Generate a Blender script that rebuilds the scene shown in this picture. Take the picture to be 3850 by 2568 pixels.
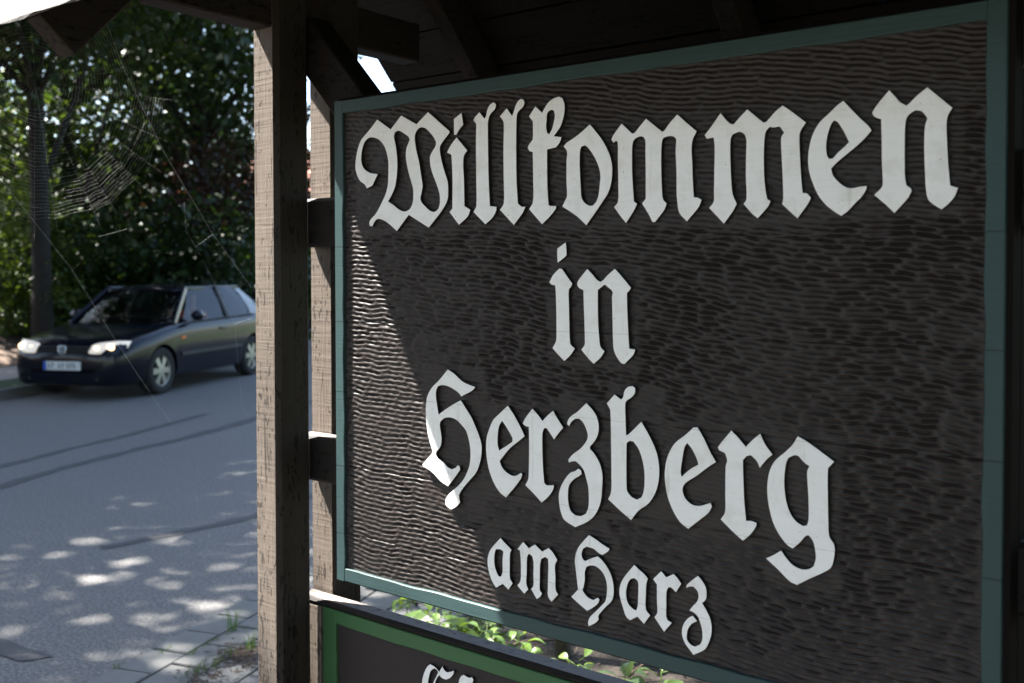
import bpy, bmesh, math, random
import numpy as np
from mathutils import Vector, Matrix, Quaternion

# ------------------------------------------------------------------ camera, sky, sun, exposure
sc = bpy.context.scene
for o in list(bpy.data.objects):
    bpy.data.objects.remove(o)
COL = sc.collection
CAM = Vector((0.0, -1.5, 1.6))
YAW, PITCH = math.radians(37.952), math.radians(1.327)
cd = bpy.data.cameras.new('camera')
cam = bpy.data.objects.new('camera', cd)
COL.objects.link(cam)
cam.location = CAM
cam.rotation_euler = (math.radians(90) - PITCH, math.radians(0.08), YAW)
cd.sensor_width = 36.0
cd.lens = 35.0
cd.shift_y = -0.04557
cd.clip_start = 0.05
cd.clip_end = 2000
cd.dof.use_dof = True
cd.dof.focus_distance = 2.0
cd.dof.aperture_fstop = 4.5
cd.dof.aperture_blades = 9
sc.camera = cam

SUN = Vector((-0.64, -0.20, 1.0)).normalized()
SUN_EL = math.asin(SUN.z)
w = bpy.data.worlds.new('World')
sc.world = w
w.use_nodes = True
nt = w.node_tree
sky = nt.nodes.new('ShaderNodeTexSky')
sky.sky_type = 'NISHITA'
sky.sun_disc = False
sky.sun_elevation = SUN_EL
sky.sun_rotation = math.atan2(SUN.x, SUN.y)
sky.air_density = 1.0
sky.dust_density = 1.5
bg = nt.nodes['Background']
bg.inputs[1].default_value = 0.052
nt.links.new(sky.outputs[0], bg.inputs[0])
sl = bpy.data.lights.new('sun', 'SUN')
sl.energy = 5.0
sl.angle = math.radians(0.53)
sl.color = (1.0, 0.955, 0.90)
so = bpy.data.objects.new('sun', sl)
COL.objects.link(so)
so.location = (-20, -5, 30)
so.rotation_euler = SUN.to_track_quat('Z', 'Y').to_euler()
vs = sc.view_settings
vs.view_transform = 'Standard'
vs.look = 'None'
vs.gamma = 1.0
vs.use_curve_mapping = False
vs.exposure = 3.3
sc.cycles.max_bounces = 8
sc.cycles.transparent_max_bounces = 16
sc.cycles.use_denoising = True

# ------------------------------------------------------------------ helpers
R = random.Random(7)
RIGHT = Vector((math.cos(YAW), math.sin(YAW), 0))
FWD = Vector((-math.sin(YAW), math.cos(YAW), 0))

def c2w(r, f, z=0.0):
    p = CAM + RIGHT * r + FWD * f
    return Vector((p.x, p.y, z))

def link(o, parent=None):
    COL.objects.link(o)
    if parent is not None:
        o.parent = parent
    return o

def tag(o, label=None, cat=None, group=None, kind=None):
    if label: o['label'] = label
    if cat: o['category'] = cat
    if group: o['group'] = group
    if kind: o['kind'] = kind
    return o

def empty(name, loc=(0, 0, 0), rz=0.0, parent=None):
    o = bpy.data.objects.new(name, None)
    o.empty_display_size = 0.1
    link(o, parent)
    o.location = loc
    o.rotation_euler = (0, 0, rz)
    return o

def mesh_from(name, verts, faces, mat=None, smooth=False):
    m = bpy.data.meshes.new(name)
    m.from_pydata([tuple(v) for v in verts], [], faces)
    if mat: m.materials.append(mat)
    if smooth:
        m.polygons.foreach_set('use_smooth', [True] * len(m.polygons))
    m.update()
    return m

def obj(name, mesh, parent=None, loc=None, rot=None):
    o = bpy.data.objects.new(name, mesh)
    link(o, parent)
    if loc is not None: o.location = loc
    if rot is not None: o.rotation_euler = rot
    return o

def bm_obj(name, bm, mat, parent=None, smooth=False):
    bmesh.ops.recalc_face_normals(bm, faces=bm.faces)
    m = bpy.data.meshes.new(name)
    bm.to_mesh(m); bm.free()
    if mat: m.materials.append(mat)
    if smooth:
        m.polygons.foreach_set('use_smooth', [True] * len(m.polygons))
    return obj(name, m, parent)

def bm_box(x0, x1, y0, y1, z0, z1, bevel=0.0, seg=1):
    bm = bmesh.new()
    bmesh.ops.create_cube(bm, size=1.0)
    for v in bm.verts:
        v.co = Vector((x0 if v.co.x < 0 else x1, y0 if v.co.y < 0 else y1, z0 if v.co.z < 0 else z1))
    if bevel > 0:
        bmesh.ops.bevel(bm, geom=list(bm.edges), offset=bevel, segments=seg, affect='EDGES')
    return bm

def box(name, x0, x1, y0, y1, z0, z1, mat, parent=None, bevel=0.0, seg=1):
    return bm_obj(name, bm_box(x0, x1, y0, y1, z0, z1, bevel, seg), mat, parent)

def bar(name, p0, p1, wid, hei, mat, parent=None, up=(0, 0, 1), bevel=0.004):
    """a beam of rectangular section from p0 to p1; wid across, hei along `up`"""
    p0, p1 = Vector(p0), Vector(p1)
    L = (p1 - p0).length
    ax = (p1 - p0).normalized()
    u = Vector(up); u = (u - ax * u.dot(ax)).normalized()
    s = ax.cross(u)
    bm = bm_box(0, L, -wid / 2, wid / 2, -hei / 2, hei / 2, bevel)
    M = Matrix(((ax.x, s.x, u.x, p0.x), (ax.y, s.y, u.y, p0.y), (ax.z, s.z, u.z, p0.z), (0, 0, 0, 1)))
    bmesh.ops.transform(bm, matrix=M, verts=bm.verts)
    return bm_obj(name, bm, mat, parent)

def add_tube(V, F, pts, radii, n=6, cap=True):
    """append a tapered tube along pts to the lists V, F"""
    base = len(V)
    up = Vector((0.13, 0.21, 0.97))
    k = len(pts)
    for i, p in enumerate(pts):
        p = Vector(p)
        t = Vector(pts[min(i + 1, k - 1)]) - Vector(pts[max(i - 1, 0)])
        t.normalize()
        a = t.cross(up)
        if a.length < 1e-3: a = t.cross(Vector((1, 0, 0)))
        a.normalize(); b = t.cross(a)
        for j in range(n):
            an = 2 * math.pi * j / n
            V.append(p + (a * math.cos(an) + b * math.sin(an)) * radii[i])
    for i in range(k - 1):
        for j in range(n):
            q = (j + 1) % n
            F.append((base + i * n + j, base + i * n + q, base + (i + 1) * n + q, base + (i + 1) * n + j))
    if cap:
        F.append(tuple(base + j for j in range(n))[::-1])
        F.append(tuple(base + (k - 1) * n + j for j in range(n)))

# ------------------------------------------------------------------ materials
def mat_new(name):
    m = bpy.data.materials.new(name)
    m.use_nodes = True
    nt = m.node_tree
    b = nt.nodes['Principled BSDF']
    return m, nt, b

def N(nt, typ, **kw):
    n = nt.nodes.new(typ)
    for k, v in kw.items():
        setattr(n, k, v)
    return n

def coords(nt, scale=(1, 1, 1), which='Object', rot=(0, 0, 0)):
    tc = N(nt, 'ShaderNodeTexCoord')
    mp = N(nt, 'ShaderNodeMapping')
    mp.inputs['Scale'].default_value = scale
    mp.inputs['Rotation'].default_value = rot
    nt.links.new(tc.outputs[which], mp.inputs['Vector'])
    return mp.outputs[0]

def noise(nt, vec, scale, detail=4.0, rough=0.55, dist=0.0):
    n = N(nt, 'ShaderNodeTexNoise')
    n.inputs['Scale'].default_value = scale
    n.inputs['Detail'].default_value = detail
    n.inputs['Roughness'].default_value = rough
    n.inputs['Distortion'].default_value = dist
    nt.links.new(vec, n.inputs['Vector'])
    return n.outputs['Fac']

def ramp(nt, fac, stops):
    r = N(nt, 'ShaderNodeValToRGB')
    e = r.color_ramp.elements
    while len(e) < len(stops): e.new(0.5)
    for i, (p, c) in enumerate(stops):
        e[i].position = p
        e[i].color = c if len(c) == 4 else (*c, 1)
    nt.links.new(fac, r.inputs[0])
    return r.outputs[0]

def math_n(nt, op, a, b=None, clamp=False):
    n = N(nt, 'ShaderNodeMath', operation=op, use_clamp=clamp)
    for i, v in enumerate((a, b)):
        if v is None: continue
        if isinstance(v, (int, float)): n.inputs[i].default_value = v
        else: nt.links.new(v, n.inputs[i])
    return n.outputs[0]

def mixc(nt, fac, a, b, mode='MIX'):
    n = N(nt, 'ShaderNodeMix', data_type='RGBA', blend_type=mode)
    for i, v in ((0, fac), (6, a), (7, b)):
        if isinstance(v, (int, float)): n.inputs[i].default_value = v
        elif isinstance(v, tuple): n.inputs[i].default_value = v if len(v) == 4 else (*v, 1)
        else: nt.links.new(v, n.inputs[i])
    return n.outputs[2]

def bump(nt, h, strength, dist, normal=None):
    n = N(nt, 'ShaderNodeBump')
    n.inputs['Strength'].default_value = strength
    n.inputs['Distance'].default_value = dist
    nt.links.new(h, n.inputs['Height'])
    if normal is not None: nt.links.new(normal, n.inputs['Normal'])
    return n.outputs[0]

def sawn_wood(name, col, col2, axis='z', rough=0.62, saw=1.0, spec=0.4):
    """rough-sawn painted timber; the fibre runs along `axis`"""
    m, nt, b = mat_new(name)
    fib = {'x': (8, 160, 160), 'y': (160, 8, 160), 'z': (160, 160, 8)}[axis]
    v = coords(nt, fib)
    g = noise(nt, v, 1.0, 5, 0.6)
    v2 = coords(nt, {'x': (95, 4, 4), 'y': (4, 95, 4), 'z': (4, 4, 95)}[axis], rot=(0.0, 0.07, 0.05))
    s = noise(nt, v2, 1.0, 2, 0.5, 0.4)
    v3 = coords(nt, {'x': (45, 120, 120), 'y': (120, 45, 120), 'z': (120, 120, 45)}[axis])
    pit = noise(nt, v3, 1.0, 2, 0.5)
    big = noise(nt, coords(nt, {'x': (5, 22, 22), 'y': (22, 5, 22), 'z': (22, 22, 5)}[axis]), 1.0, 2)
    pitmask = math_n(nt, 'GREATER_THAN', math_n(nt, 'ADD', pit, math_n(nt, 'MULTIPLY', big, 0.55)), 0.918)
    crack = noise(nt, coords(nt, {'x': (1.3, 55, 55), 'y': (55, 1.3, 55), 'z': (55, 55, 1.3)}[axis]), 1.0, 1, 0.4)
    crackm = math_n(nt, 'LESS_THAN', math_n(nt, 'ABSOLUTE', math_n(nt, 'SUBTRACT', crack, 0.43)), 0.0045)
    kn = N(nt, 'ShaderNodeTexVoronoi'); kn.inputs['Scale'].default_value = 1.0
    nt.links.new(coords(nt, {'x': (4, 11, 11), 'y': (11, 4, 11), 'z': (11, 11, 4)}[axis]), kn.inputs['Vector'])
    knot = math_n(nt, 'LESS_THAN', math_n(nt, 'ADD', kn.outputs['Distance'], math_n(nt, 'MULTIPLY', pit, 0.10)), 0.125)
    dk = math_n(nt, 'MAXIMUM', math_n(nt, 'MAXIMUM', pitmask, crackm), knot)
    c = mixc(nt, g, col, col2)
    c = mixc(nt, math_n(nt, 'MULTIPLY', big, 0.35), c, tuple(x * 0.72 for x in col))
    c = mixc(nt, math_n(nt, 'MULTIPLY', dk, 0.8), c, tuple(x * 0.35 for x in col))
    nt.links.new(c, b.inputs['Base Color'])
    h = math_n(nt, 'ADD', math_n(nt, 'MULTIPLY', g, 0.45), math_n(nt, 'MULTIPLY', math_n(nt, 'MULTIPLY', s, math_n(nt, 'ADD', big, 0.1)), 0.65 * saw))
    h = math_n(nt, 'SUBTRACT', h, math_n(nt, 'MULTIPLY', dk, 0.9))
    nt.links.new(bump(nt, h, 1.0, 0.0021), b.inputs['Normal'])
    b.inputs['Roughness'].default_value = rough
    b.inputs['Specular IOR Level'].default_value = spec
    return m

def flat_mat(name, col, rough=0.6, spec=0.4, metal=0.0, bumps=None, var=0.0, vscale=20):
    m, nt, b = mat_new(name)
    if var > 0:
        n = noise(nt, coords(nt), vscale, 5, 0.6)
        c = mixc(nt, n, tuple(x * (1 - var) for x in col), tuple(min(1, x * (1 + var)) for x in col))
        nt.links.new(c, b.inputs['Base Color'])
    else:
        b.inputs['Base Color'].default_value = (*col, 1)
    b.inputs['Roughness'].default_value = rough
    b.inputs['Specular IOR Level'].default_value = spec
    b.inputs['Metallic'].default_value = metal
    if bumps:
        sc_, d = bumps
        nt.links.new(bump(nt, noise(nt, coords(nt), sc_, 5, 0.65), 1.0, d), b.inputs['Normal'])
    return m

def painted_board(name, col, axis_scale, rough=0.45, joint=None, jw=0.0011, jf=0.75):
    """brush-painted planed wood with faint grain running along X"""
    m, nt, b = mat_new(name)
    g = noise(nt, coords(nt, axis_scale), 1.0, 4, 0.6)
    d = noise(nt, coords(nt), 160, 3, 0.7)
    big = noise(nt, coords(nt), 6, 3, 0.5)
    c = mixc(nt, g, tuple(x * 0.82 for x in col), tuple(min(1, x * 1.12) for x in col))
    c = mixc(nt, math_n(nt, 'MULTIPLY', math_n(nt, 'GREATER_THAN', d, 0.69), 0.5), c, tuple(x * 0.4 for x in col))
    c = mixc(nt, math_n(nt, 'MULTIPLY', big, 0.25), c, tuple(x * 0.7 for x in col))
    h = math_n(nt, 'ADD', g, math_n(nt, 'MULTIPLY', d, 0.3))
    if joint:
        # hairline joints between the horizontal planks the board is glued from
        tc = N(nt, 'ShaderNodeTexCoord'); sx = N(nt, 'ShaderNodeSeparateXYZ')
        nt.links.new(tc.outputs['Object'], sx.inputs[0])
        for z in joint:
            k = math_n(nt, 'LESS_THAN', math_n(nt, 'ABSOLUTE', math_n(nt, 'SUBTRACT', sx.outputs[2], z)), jw)
            c = mixc(nt, math_n(nt, 'MULTIPLY', k, jf), c, tuple(x * 0.3 for x in col))
            h = math_n(nt, 'SUBTRACT', h, math_n(nt, 'MULTIPLY', k, 1.0))
    nt.links.new(c, b.inputs['Base Color'])
    nt.links.new(bump(nt, h, 0.8, 0.0006), b.inputs['Normal'])
    b.inputs['Roughness'].default_value = rough
    b.inputs['Specular IOR Level'].default_value = 0.22
    return m

JOINTS = (1.655, 1.49, 1.335, 1.17, 1.02)
M = {}
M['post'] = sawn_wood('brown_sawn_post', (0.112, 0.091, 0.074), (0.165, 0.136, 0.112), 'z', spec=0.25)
M['post_shaded'] = sawn_wood('shaded_post_side', (0.026, 0.021, 0.017), (0.042, 0.034, 0.028), 'z', spec=0.12)  # darker copy of the post wood, shade put into the colour
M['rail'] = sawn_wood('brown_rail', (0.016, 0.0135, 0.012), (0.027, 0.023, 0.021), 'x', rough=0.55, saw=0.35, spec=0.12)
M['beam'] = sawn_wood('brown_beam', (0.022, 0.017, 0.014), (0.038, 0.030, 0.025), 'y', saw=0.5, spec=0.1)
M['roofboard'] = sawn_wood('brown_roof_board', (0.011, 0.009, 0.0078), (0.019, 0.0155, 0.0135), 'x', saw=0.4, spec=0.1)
M['green_frame'] = painted_board('teal_frame_paint', (0.031, 0.060, 0.060), (6, 90, 220), joint=JOINTS)
M['green_low'] = painted_board('green_frame_paint', (0.042, 0.115, 0.045), (6, 90, 120))
M['letter'] = painted_board('white_letter_paint', (0.80, 0.78, 0.74), (10, 60, 90), rough=0.5, joint=JOINTS, jw=0.0006, jf=0.35)
def letter_paint():
    m, nt, b = mat_new('white_letter_paint')
    tc = N(nt, 'ShaderNodeTexCoord'); sx = N(nt, 'ShaderNodeSeparateXYZ'); nt.links.new(tc.outputs['Object'], sx.inputs[0])
    brush = noise(nt, coords(nt, (9, 60, 140)), 1.0, 4, 0.6)
    blot = noise(nt, coords(nt), 22, 4, 0.65)
    speck = noise(nt, coords(nt), 210, 2, 0.6)
    run = noise(nt, coords(nt, (70, 60, 6)), 1.0, 3, 0.6)
    c = mixc(nt, brush, (0.76, 0.757, 0.74), (0.85, 0.847, 0.83))
    c = mixc(nt, ramp(nt, blot, [(0.50, (0, 0, 0)), (0.75, (0.35, 0.35, 0.35))]), c, (0.50, 0.46, 0.37))
    c = mixc(nt, ramp(nt, run, [(0.60, (0, 0, 0)), (0.72, (0.30, 0.30, 0.30))]), c, (0.42, 0.39, 0.33))
    c = mixc(nt, math_n(nt, 'MULTIPLY', math_n(nt, 'GREATER_THAN', speck, 0.735), 0.8), c, (0.10, 0.08, 0.06))
    h = math_n(nt, 'ADD', brush, math_n(nt, 'MULTIPLY', blot, 0.5))
    for z in JOINTS:
        zz = math_n(nt, 'ADD', sx.outputs[2], math_n(nt, 'MULTIPLY', math_n(nt, 'SUBTRACT', blot, 0.5), 0.003))
        k = math_n(nt, 'LESS_THAN', math_n(nt, 'ABSOLUTE', math_n(nt, 'SUBTRACT', zz, z)), 0.0005)
        c = mixc(nt, math_n(nt, 'MULTIPLY', k, 0.4), c, (0.25, 0.22, 0.18))
    nt.links.new(c, b.inputs['Base Color'])
    nt.links.new(bump(nt, h, 0.8, 0.0008), b.inputs['Normal'])
    b.inputs['Roughness'].default_value = 0.5
    b.inputs['Specular IOR Level'].default_value = 0.35
    return m
M['letter'] = letter_paint()
M['edge'] = flat_mat('dark_brown_edge_paint', (0.016, 0.013, 0.012), 0.85, 0.03, bumps=(120, 0.0005))
M['low_panel'] = flat_mat('dark_grained_panel', (0.026, 0.021, 0.021), 0.55, 0.2, bumps=(260, 0.0010), var=0.35, vscale=120)

def carved():
    m, nt, b = mat_new('dark_carved_wood')
    g = noise(nt, coords(nt, (18, 60, 150)), 1.0, 5, 0.6)
    d = noise(nt, coords(nt), 330, 2, 0.6)
    c = mixc(nt, g, (0.0125, 0.0094, 0.0082), (0.0265, 0.0205, 0.0178))
    nt.links.new(c, b.inputs['Base Color'])
    h = math_n(nt, 'ADD', g, math_n(nt, 'MULTIPLY', d, 0.25))
    nt.links.new(bump(nt, h, 0.7, 0.0008), b.inputs['Normal'])
    b.inputs['Roughness'].default_value = 0.46
    b.inputs['Specular IOR Level'].default_value = 0.30
    return m
M['carved'] = carved()

def shingle_mat():
    m, nt, b = mat_new('mineral_shingle')
    n = noise(nt, coords(nt), 330, 3, 0.85)
    n2 = noise(nt, coords(nt), 9, 3)
    c = ramp(nt, n, [(0.40, (0.010, 0.010, 0.009)), (0.50, (0.050, 0.047, 0.041)), (0.62, (0.150, 0.143, 0.130))])
    c = mixc(nt, math_n(nt, 'MULTIPLY', n2, 0.35), c, (0.08, 0.07, 0.06))
    nt.links.new(c, b.inputs['Base Color'])
    nt.links.new(bump(nt, n, 1.0, 0.003), b.inputs['Normal'])
    b.inputs['Roughness'].default_value = 0.9
    return m
M['shingle'] = shingle_mat()
# ------------------------------------------------------------------ lettering: hand-cut blackletter outlines, measured on the board
# each outline is listed in picture units of one survey patch: (origin x, origin y, scale); board() turns it into metres on the board
F35 = 3743.0
PY = 1108.5621
TH, PT, RL = 0.662389, math.radians(1.32732), math.radians(-0.0787)

def board(u, v, Y=0.0):
    x = (u - 1925) / F35; y = -(v - PY) / F35
    c, s = math.cos(RL), math.sin(RL); x, y = c * x - s * y, s * x + c * y
    c, s = math.cos(PT), math.sin(PT); d = (x, c + s * y, -s + c * y)
    c, s = math.cos(TH), math.sin(TH); d = (c * d[0] - s * d[1], s * d[0] + c * d[1], d[2])
    k = (Y + 1.5) / d[1]
    return d[0] * k, 1.6 + d[2] * k

PA = (1280, 300, 2.61375); PB = (2000, 300, 2.61375); PC = (2700, 280, 2.351); PD = (2000, 880, 3.016)
PE = (1560, 1360, 2.24); PF = (2200, 1400, 1.845); PG = (1780, 1980, 2.351); PL = (1150, 2150, 2.93875)
LETTERS = [
 (PA, ['362,390 495,487 598,350 748,437 862,316 1073,505 1068,525 985,640 978,690 992,780 1020,890 1052,990 1060,1080 1055,1170 1020,1250 965,1330 868,1453 672,1327 555,1487 465,1405 410,1375 375,1367 350,1375 330,1405 315,1440 288,1435 285,1400 300,1370 345,1320 380,1260 415,1190 445,1120 465,1040 470,960 472,880 470,800 455,720 430,650 400,610 370,582 330,568 290,568 255,590 230,630 213,690 205,760 212,830 235,875 265,900 300,917 335,922 368,928 340,985 315,1040 260,1067 240,1030 195,995 165,940 148,870 150,800 162,720 180,650 205,590 245,540 280,500 315,455',
       '527,560 535,520 560,500 590,505 630,530 668,560 682,590 665,630 648,680 643,750 655,840 675,930 695,1000 712,1060 717,1130 710,1210 685,1265 650,1290 620,1293 570,1270 520,1230 468,1195 500,1140 535,1060 550,980 558,900 560,820 555,740 545,650',
       '732,560 745,510 775,475 805,468 840,480 890,530 925,580 940,620 930,660 900,710 880,760 885,840 905,920 935,1000 960,1070 975,1130 978,1200 965,1260 940,1290 915,1297 880,1285 840,1250 800,1205 787,1165 800,1100 808,1040 800,980 788,900 772,800 752,720 738,640']),
 (PA, ['1142,565 1247,695 1215,745 1208,830 1215,1000 1220,1240 1278,1278 1250,1345 1165,1425 1072,1300 1100,1265 1102,1000 1095,800 1090,735 1048,715 1080,650', '+1190,325 1208,440 1165,495 1140,540 1118,540 1115,385']),
 (PA, ['1367,318 1415,380 1430,360 1445,290 1475,240 1510,220 1530,240 1520,285 1480,330 1460,370 1450,430 1452,700 1458,1000 1470,1240 1535,1248 1530,1290 1490,1360 1425,1420 1308,1300 1335,1240 1335,1000 1332,600 1335,435 1308,400 1320,370']),
 (PA, ['1634,280 1688,355 1705,310 1720,260 1745,210 1775,186 1800,195 1810,225 1795,265 1755,305 1735,345 1730,420 1728,700 1732,1000 1745,1215 1780,1245 1818,1248 1790,1310 1705,1427 1567,1278 1605,1215 1605,1000 1602,700 1605,430 1590,390 1567,360']),
 (PB, ['35,260 100,325 130,270 160,225 210,185 265,165 300,180 318,230 322,290 310,370 280,460 240,520 215,555 292,563 270,620 235,665 150,685 150,900 155,1100 165,1230 190,1240 238,1240 235,1265 180,1340 100,1420 -28,1272 10,1200 12,1000 8,710 -25,700 -42,670 -30,640 5,590 10,560 10,410 -28,360',
       '148,345 160,315 190,295 213,300 225,345 215,420 195,490 170,535 150,520 140,460 145,400']),
 (PB, ['570,437 630,510 690,590 735,670 765,740 785,820 790,900 780,1010 750,1110 700,1190 640,1280 535,1430 440,1340 298,1245 330,1180 345,1140 340,1000 340,800 345,705 312,655 340,620 400,580 480,520',
       '475,690 490,655 520,645 545,660 590,720 630,790 660,870 673,950 665,1040 655,1130 630,1200 595,1238 560,1235 510,1200 487,1150 480,1050 472,900 470,780']),
 (PB, ['882,430 985,527 1010,520 1050,470 1122,382 1280,510 1300,500 1350,430 1430,340 1530,430 1620,505 1580,590 1570,680 1575,800 1582,1000 1592,1155 1630,1158 1668,1180 1640,1250 1523,1392 1450,1310 1430,1220 1422,1100 1420,900 1412,700 1418,600 1415,575 1385,555 1340,555 1295,570 1280,600 1272,700 1272,900 1280,1100 1290,1175 1325,1215 1300,1280 1210,1398 1185,1398 1140,1310 1082,1215 1118,1170 1118,900 1115,700 1115,600 1095,560 1060,555 1015,580 992,620 985,700 985,900 995,1080 1003,1195 1035,1218 1000,1290 925,1408 870,1340 807,1250 845,1200 848,1000 845,800 843,620 830,600 800,620 782,585 800,545']),
 (PC, ['22,340 100,430 138,440 190,380 258,308 400,425 425,420 500,335 570,273 640,320 778,425 725,510 720,600 728,800 738,950 748,1045 790,1052 822,1090 790,1150 702,1272 650,1225 565,1145 575,1100 570,900 560,700 556,600 560,550 583,515 560,480 540,460 500,468 455,465 425,500 412,560 405,700 408,900 420,1020 435,1100 465,1120 440,1170 350,1272 300,1230 225,1145 250,1100 245,900 247,700 250,580 235,530 205,510 175,510 130,530 112,570 108,700 115,900 128,1050 165,1145 130,1210 52,1320 -79,1180 -40,1126 -37,1036 -34,857 -31,640 -40,558 -99,569 -119,537 -60,460']),
 (PC, ['1108,232 1180,310 1270,400 1330,455 1357,495 1310,550 1240,620 1150,695 1060,770 1000,832 1015,890 1060,945 1110,985 1150,1003 1200,1003 1260,990 1315,985 1310,1015 1270,1080 1210,1140 1150,1205 1090,1250 1030,1215 950,1150 880,1060 840,970 810,880 795,780 800,680 820,580 850,500 900,420 980,345 1050,275',
       '1000,440 1025,408 1055,420 1090,470 1130,540 1157,598 1110,645 1060,690 1015,742 985,745 965,720 955,650 960,580 975,510']),
 (PC, ['1513,138 1560,190 1610,245 1665,275 1690,255 1760,185 1850,113 1950,195 2072,295 2030,370 2020,450 2025,600 2035,800 2052,980 2080,990 2122,1003 2090,1080 2040,1140 1975,1193 1920,1160 1860,1110 1838,1030 1830,900 1822,700 1822,550 1830,450 1850,390 1820,345 1790,322 1745,317 1700,345 1670,380 1655,450 1650,600 1650,800 1652,900 1665,980 1705,1005 1712,1030 1680,1090 1620,1160 1558,1225 1480,1150 1380,1065 1440,1005 1455,970 1448,800 1445,600 1440,395 1385,375 1360,340 1390,290 1440,225']),
 (PD, ['310,390 342,393 400,480 458,560 445,595 420,630 420,800 425,1000 433,1230 450,1265 487,1297 440,1370 368,1440 300,1370 233,1292 265,1235 277,1190 278,1000 275,800 268,620 262,580 225,573 198,547 240,465', '+385,93 392,185 393,240 370,265 292,325 287,240 288,165']),
 (PD, ['628,395 680,450 740,520 775,540 800,530 860,465 942,393 1010,470 1122,607 1110,635 1078,668 1080,800 1088,1000 1098,1200 1105,1300 1172,1308 1150,1370 1048,1475 1010,1460 960,1390 930,1320 920,1230 915,1000 910,800 908,705 918,670 905,640 860,600 825,572 790,600 748,635 748,800 752,1000 765,1190 780,1280 825,1328 780,1400 700,1472 640,1410 560,1312 598,1255 600,1190 595,1000 588,800 583,635 540,615 518,590 515,550 545,500']),
 (PE, ['277,65 330,100 400,165 460,195 510,212 480,245 390,293 380,275 340,240 280,207 230,197 195,205 180,240 178,290 188,370 200,445 260,400 330,355 385,325 400,345 440,410 480,475 510,545 540,620 562,700 562,770 548,850 515,935 460,1000 410,1060 375,1115 375,1150 382,1185 350,1220 308,1245 275,1225 257,1200 260,1160 280,1125 320,1085 370,1040 410,990 440,930 458,880 468,800 465,720 450,640 430,580 400,540 350,490 300,470 250,475 215,505 210,530 220,600 225,660 215,715 180,760 180,785 200,820 240,850 280,890 310,905 340,895 360,872 378,880 382,910 340,970 280,1050 220,1010 160,945 110,905 70,885 65,865 100,825 148,768 145,740 130,690 110,610 97,520 92,440 92,380 100,310 115,265 150,210 200,160']),
 (PE, ['783,370 830,440 890,550 925,628 880,665 800,730 715,835 730,880 760,920 810,955 850,960 895,935 905,950 890,990 830,1070 768,1143 720,1105 670,1030 630,930 610,840 600,740 605,640 625,570 660,490 720,430', '710,540 735,497 770,550 820,640 820,675 770,710 710,748 697,690 700,600']),
 (PE, ['990,395 1030,440 1075,498 1120,450 1165,412 1190,460 1250,555 1220,590 1172,655 1150,620 1110,560 1090,560 1075,600 1075,750 1080,900 1090,1020 1110,1040 1172,1040 1165,1075 1130,1130 1068,1187 1000,1110 930,1040 955,985 960,900 962,700 960,550 930,540 908,520 930,475']),
 (PE, ['1445,347 1500,410 1530,460 1548,530 1545,600 1520,660 1475,715 1475,735 1500,760 1540,820 1565,880 1580,960 1575,1100 1565,1180 1540,1250 1500,1310 1440,1355 1350,1393 1280,1350 1250,1320 1225,1250 1213,1170 1215,1100 1235,1040 1270,980 1310,935 1350,920 1375,900 1400,915 1405,945 1380,965 1340,990 1300,1040 1290,1100 1292,1180 1310,1250 1350,1290 1400,1300 1440,1280 1460,1230 1465,1150 1460,1060 1445,990 1420,910 1390,870 1355,838 1320,840 1298,850 1292,825 1330,780 1390,735 1430,690 1452,650 1455,610 1440,560 1415,510 1385,480 1350,480 1320,505 1300,542 1282,525 1290,490 1320,455 1370,420']),
 (PF, ['205,153 248,187 262,175 275,125 300,100 330,95 348,110 345,145 320,175 290,195 280,215 280,300 285,435 300,430 390,342 430,410 475,500 500,570 513,650 512,740 490,830 440,910 370,960 320,1025 250,965 160,880 180,830 182,700 180,500 175,270 165,240 150,215', '288,490 310,475 335,480 370,530 395,600 410,680 412,760 405,830 390,868 360,882 325,865 300,835 290,815 287,650']),
 (PF, ['780,380 820,450 870,555 908,622 850,660 770,720 700,765 678,800 680,840 700,880 745,918 800,925 870,905 880,930 860,970 800,1020 715,1085 660,1040 610,960 575,870 557,780 553,690 570,590 620,495 700,430 750,383', '690,520 708,490 740,530 775,600 785,640 740,665 700,695 670,725 663,690 675,600']),
 (PF, ['1015,403 1060,450 1115,517 1160,470 1215,425 1250,500 1300,570 1260,605 1212,662 1190,615 1150,575 1120,580 1095,610 1097,700 1105,900 1118,1030 1155,1030 1190,1045 1185,1070 1150,1120 1095,1168 1030,1110 940,1020 970,970 972,850 975,650 985,610 970,560 930,540 920,520 950,480']),
 (PF, ['1475,442 1540,480 1650,560 1728,620 1685,665 1683,750 1685,900 1688,1060 1695,1140 1725,1190 1732,1240 1720,1320 1700,1360 1640,1395 1560,1430 1470,1475 1420,1450 1340,1370 1255,1290 1310,1265 1360,1235 1390,1280 1440,1335 1500,1365 1550,1365 1585,1345 1600,1290 1595,1230 1580,1170 1550,1130 1530,1135 1490,1180 1440,1222 1400,1195 1340,1115 1300,1030 1275,930 1263,830 1268,740 1285,670 1320,610 1390,550 1440,500', '1395,630 1410,595 1450,575 1480,580 1520,625 1555,650 1540,690 1545,800 1550,900 1550,1020 1540,1060 1510,1065 1460,1030 1420,970 1395,890 1383,800 1383,720']),
 (PG, ['240,100 280,145 338,205 325,235 322,350 325,460 348,500 310,557 260,505 200,540 160,470 135,390 125,310 135,240 160,190', '190,230 200,200 240,200 265,220 258,300 258,400 245,440 225,440 205,400 188,340 185,280']),
 (PG, ['440,135 490,190 545,158 608,220 665,188 700,225 742,295 722,340 725,440 728,560 750,600 690,665 660,615 658,540 660,440 663,350 660,285 635,268 600,285 590,340 588,450 588,560 608,590 590,620 560,640 510,550 530,520 530,420 532,320 520,260 490,240 475,270 472,400 468,500 485,555 450,593 388,520 415,480 420,400 418,280 410,210 388,200']),
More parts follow.
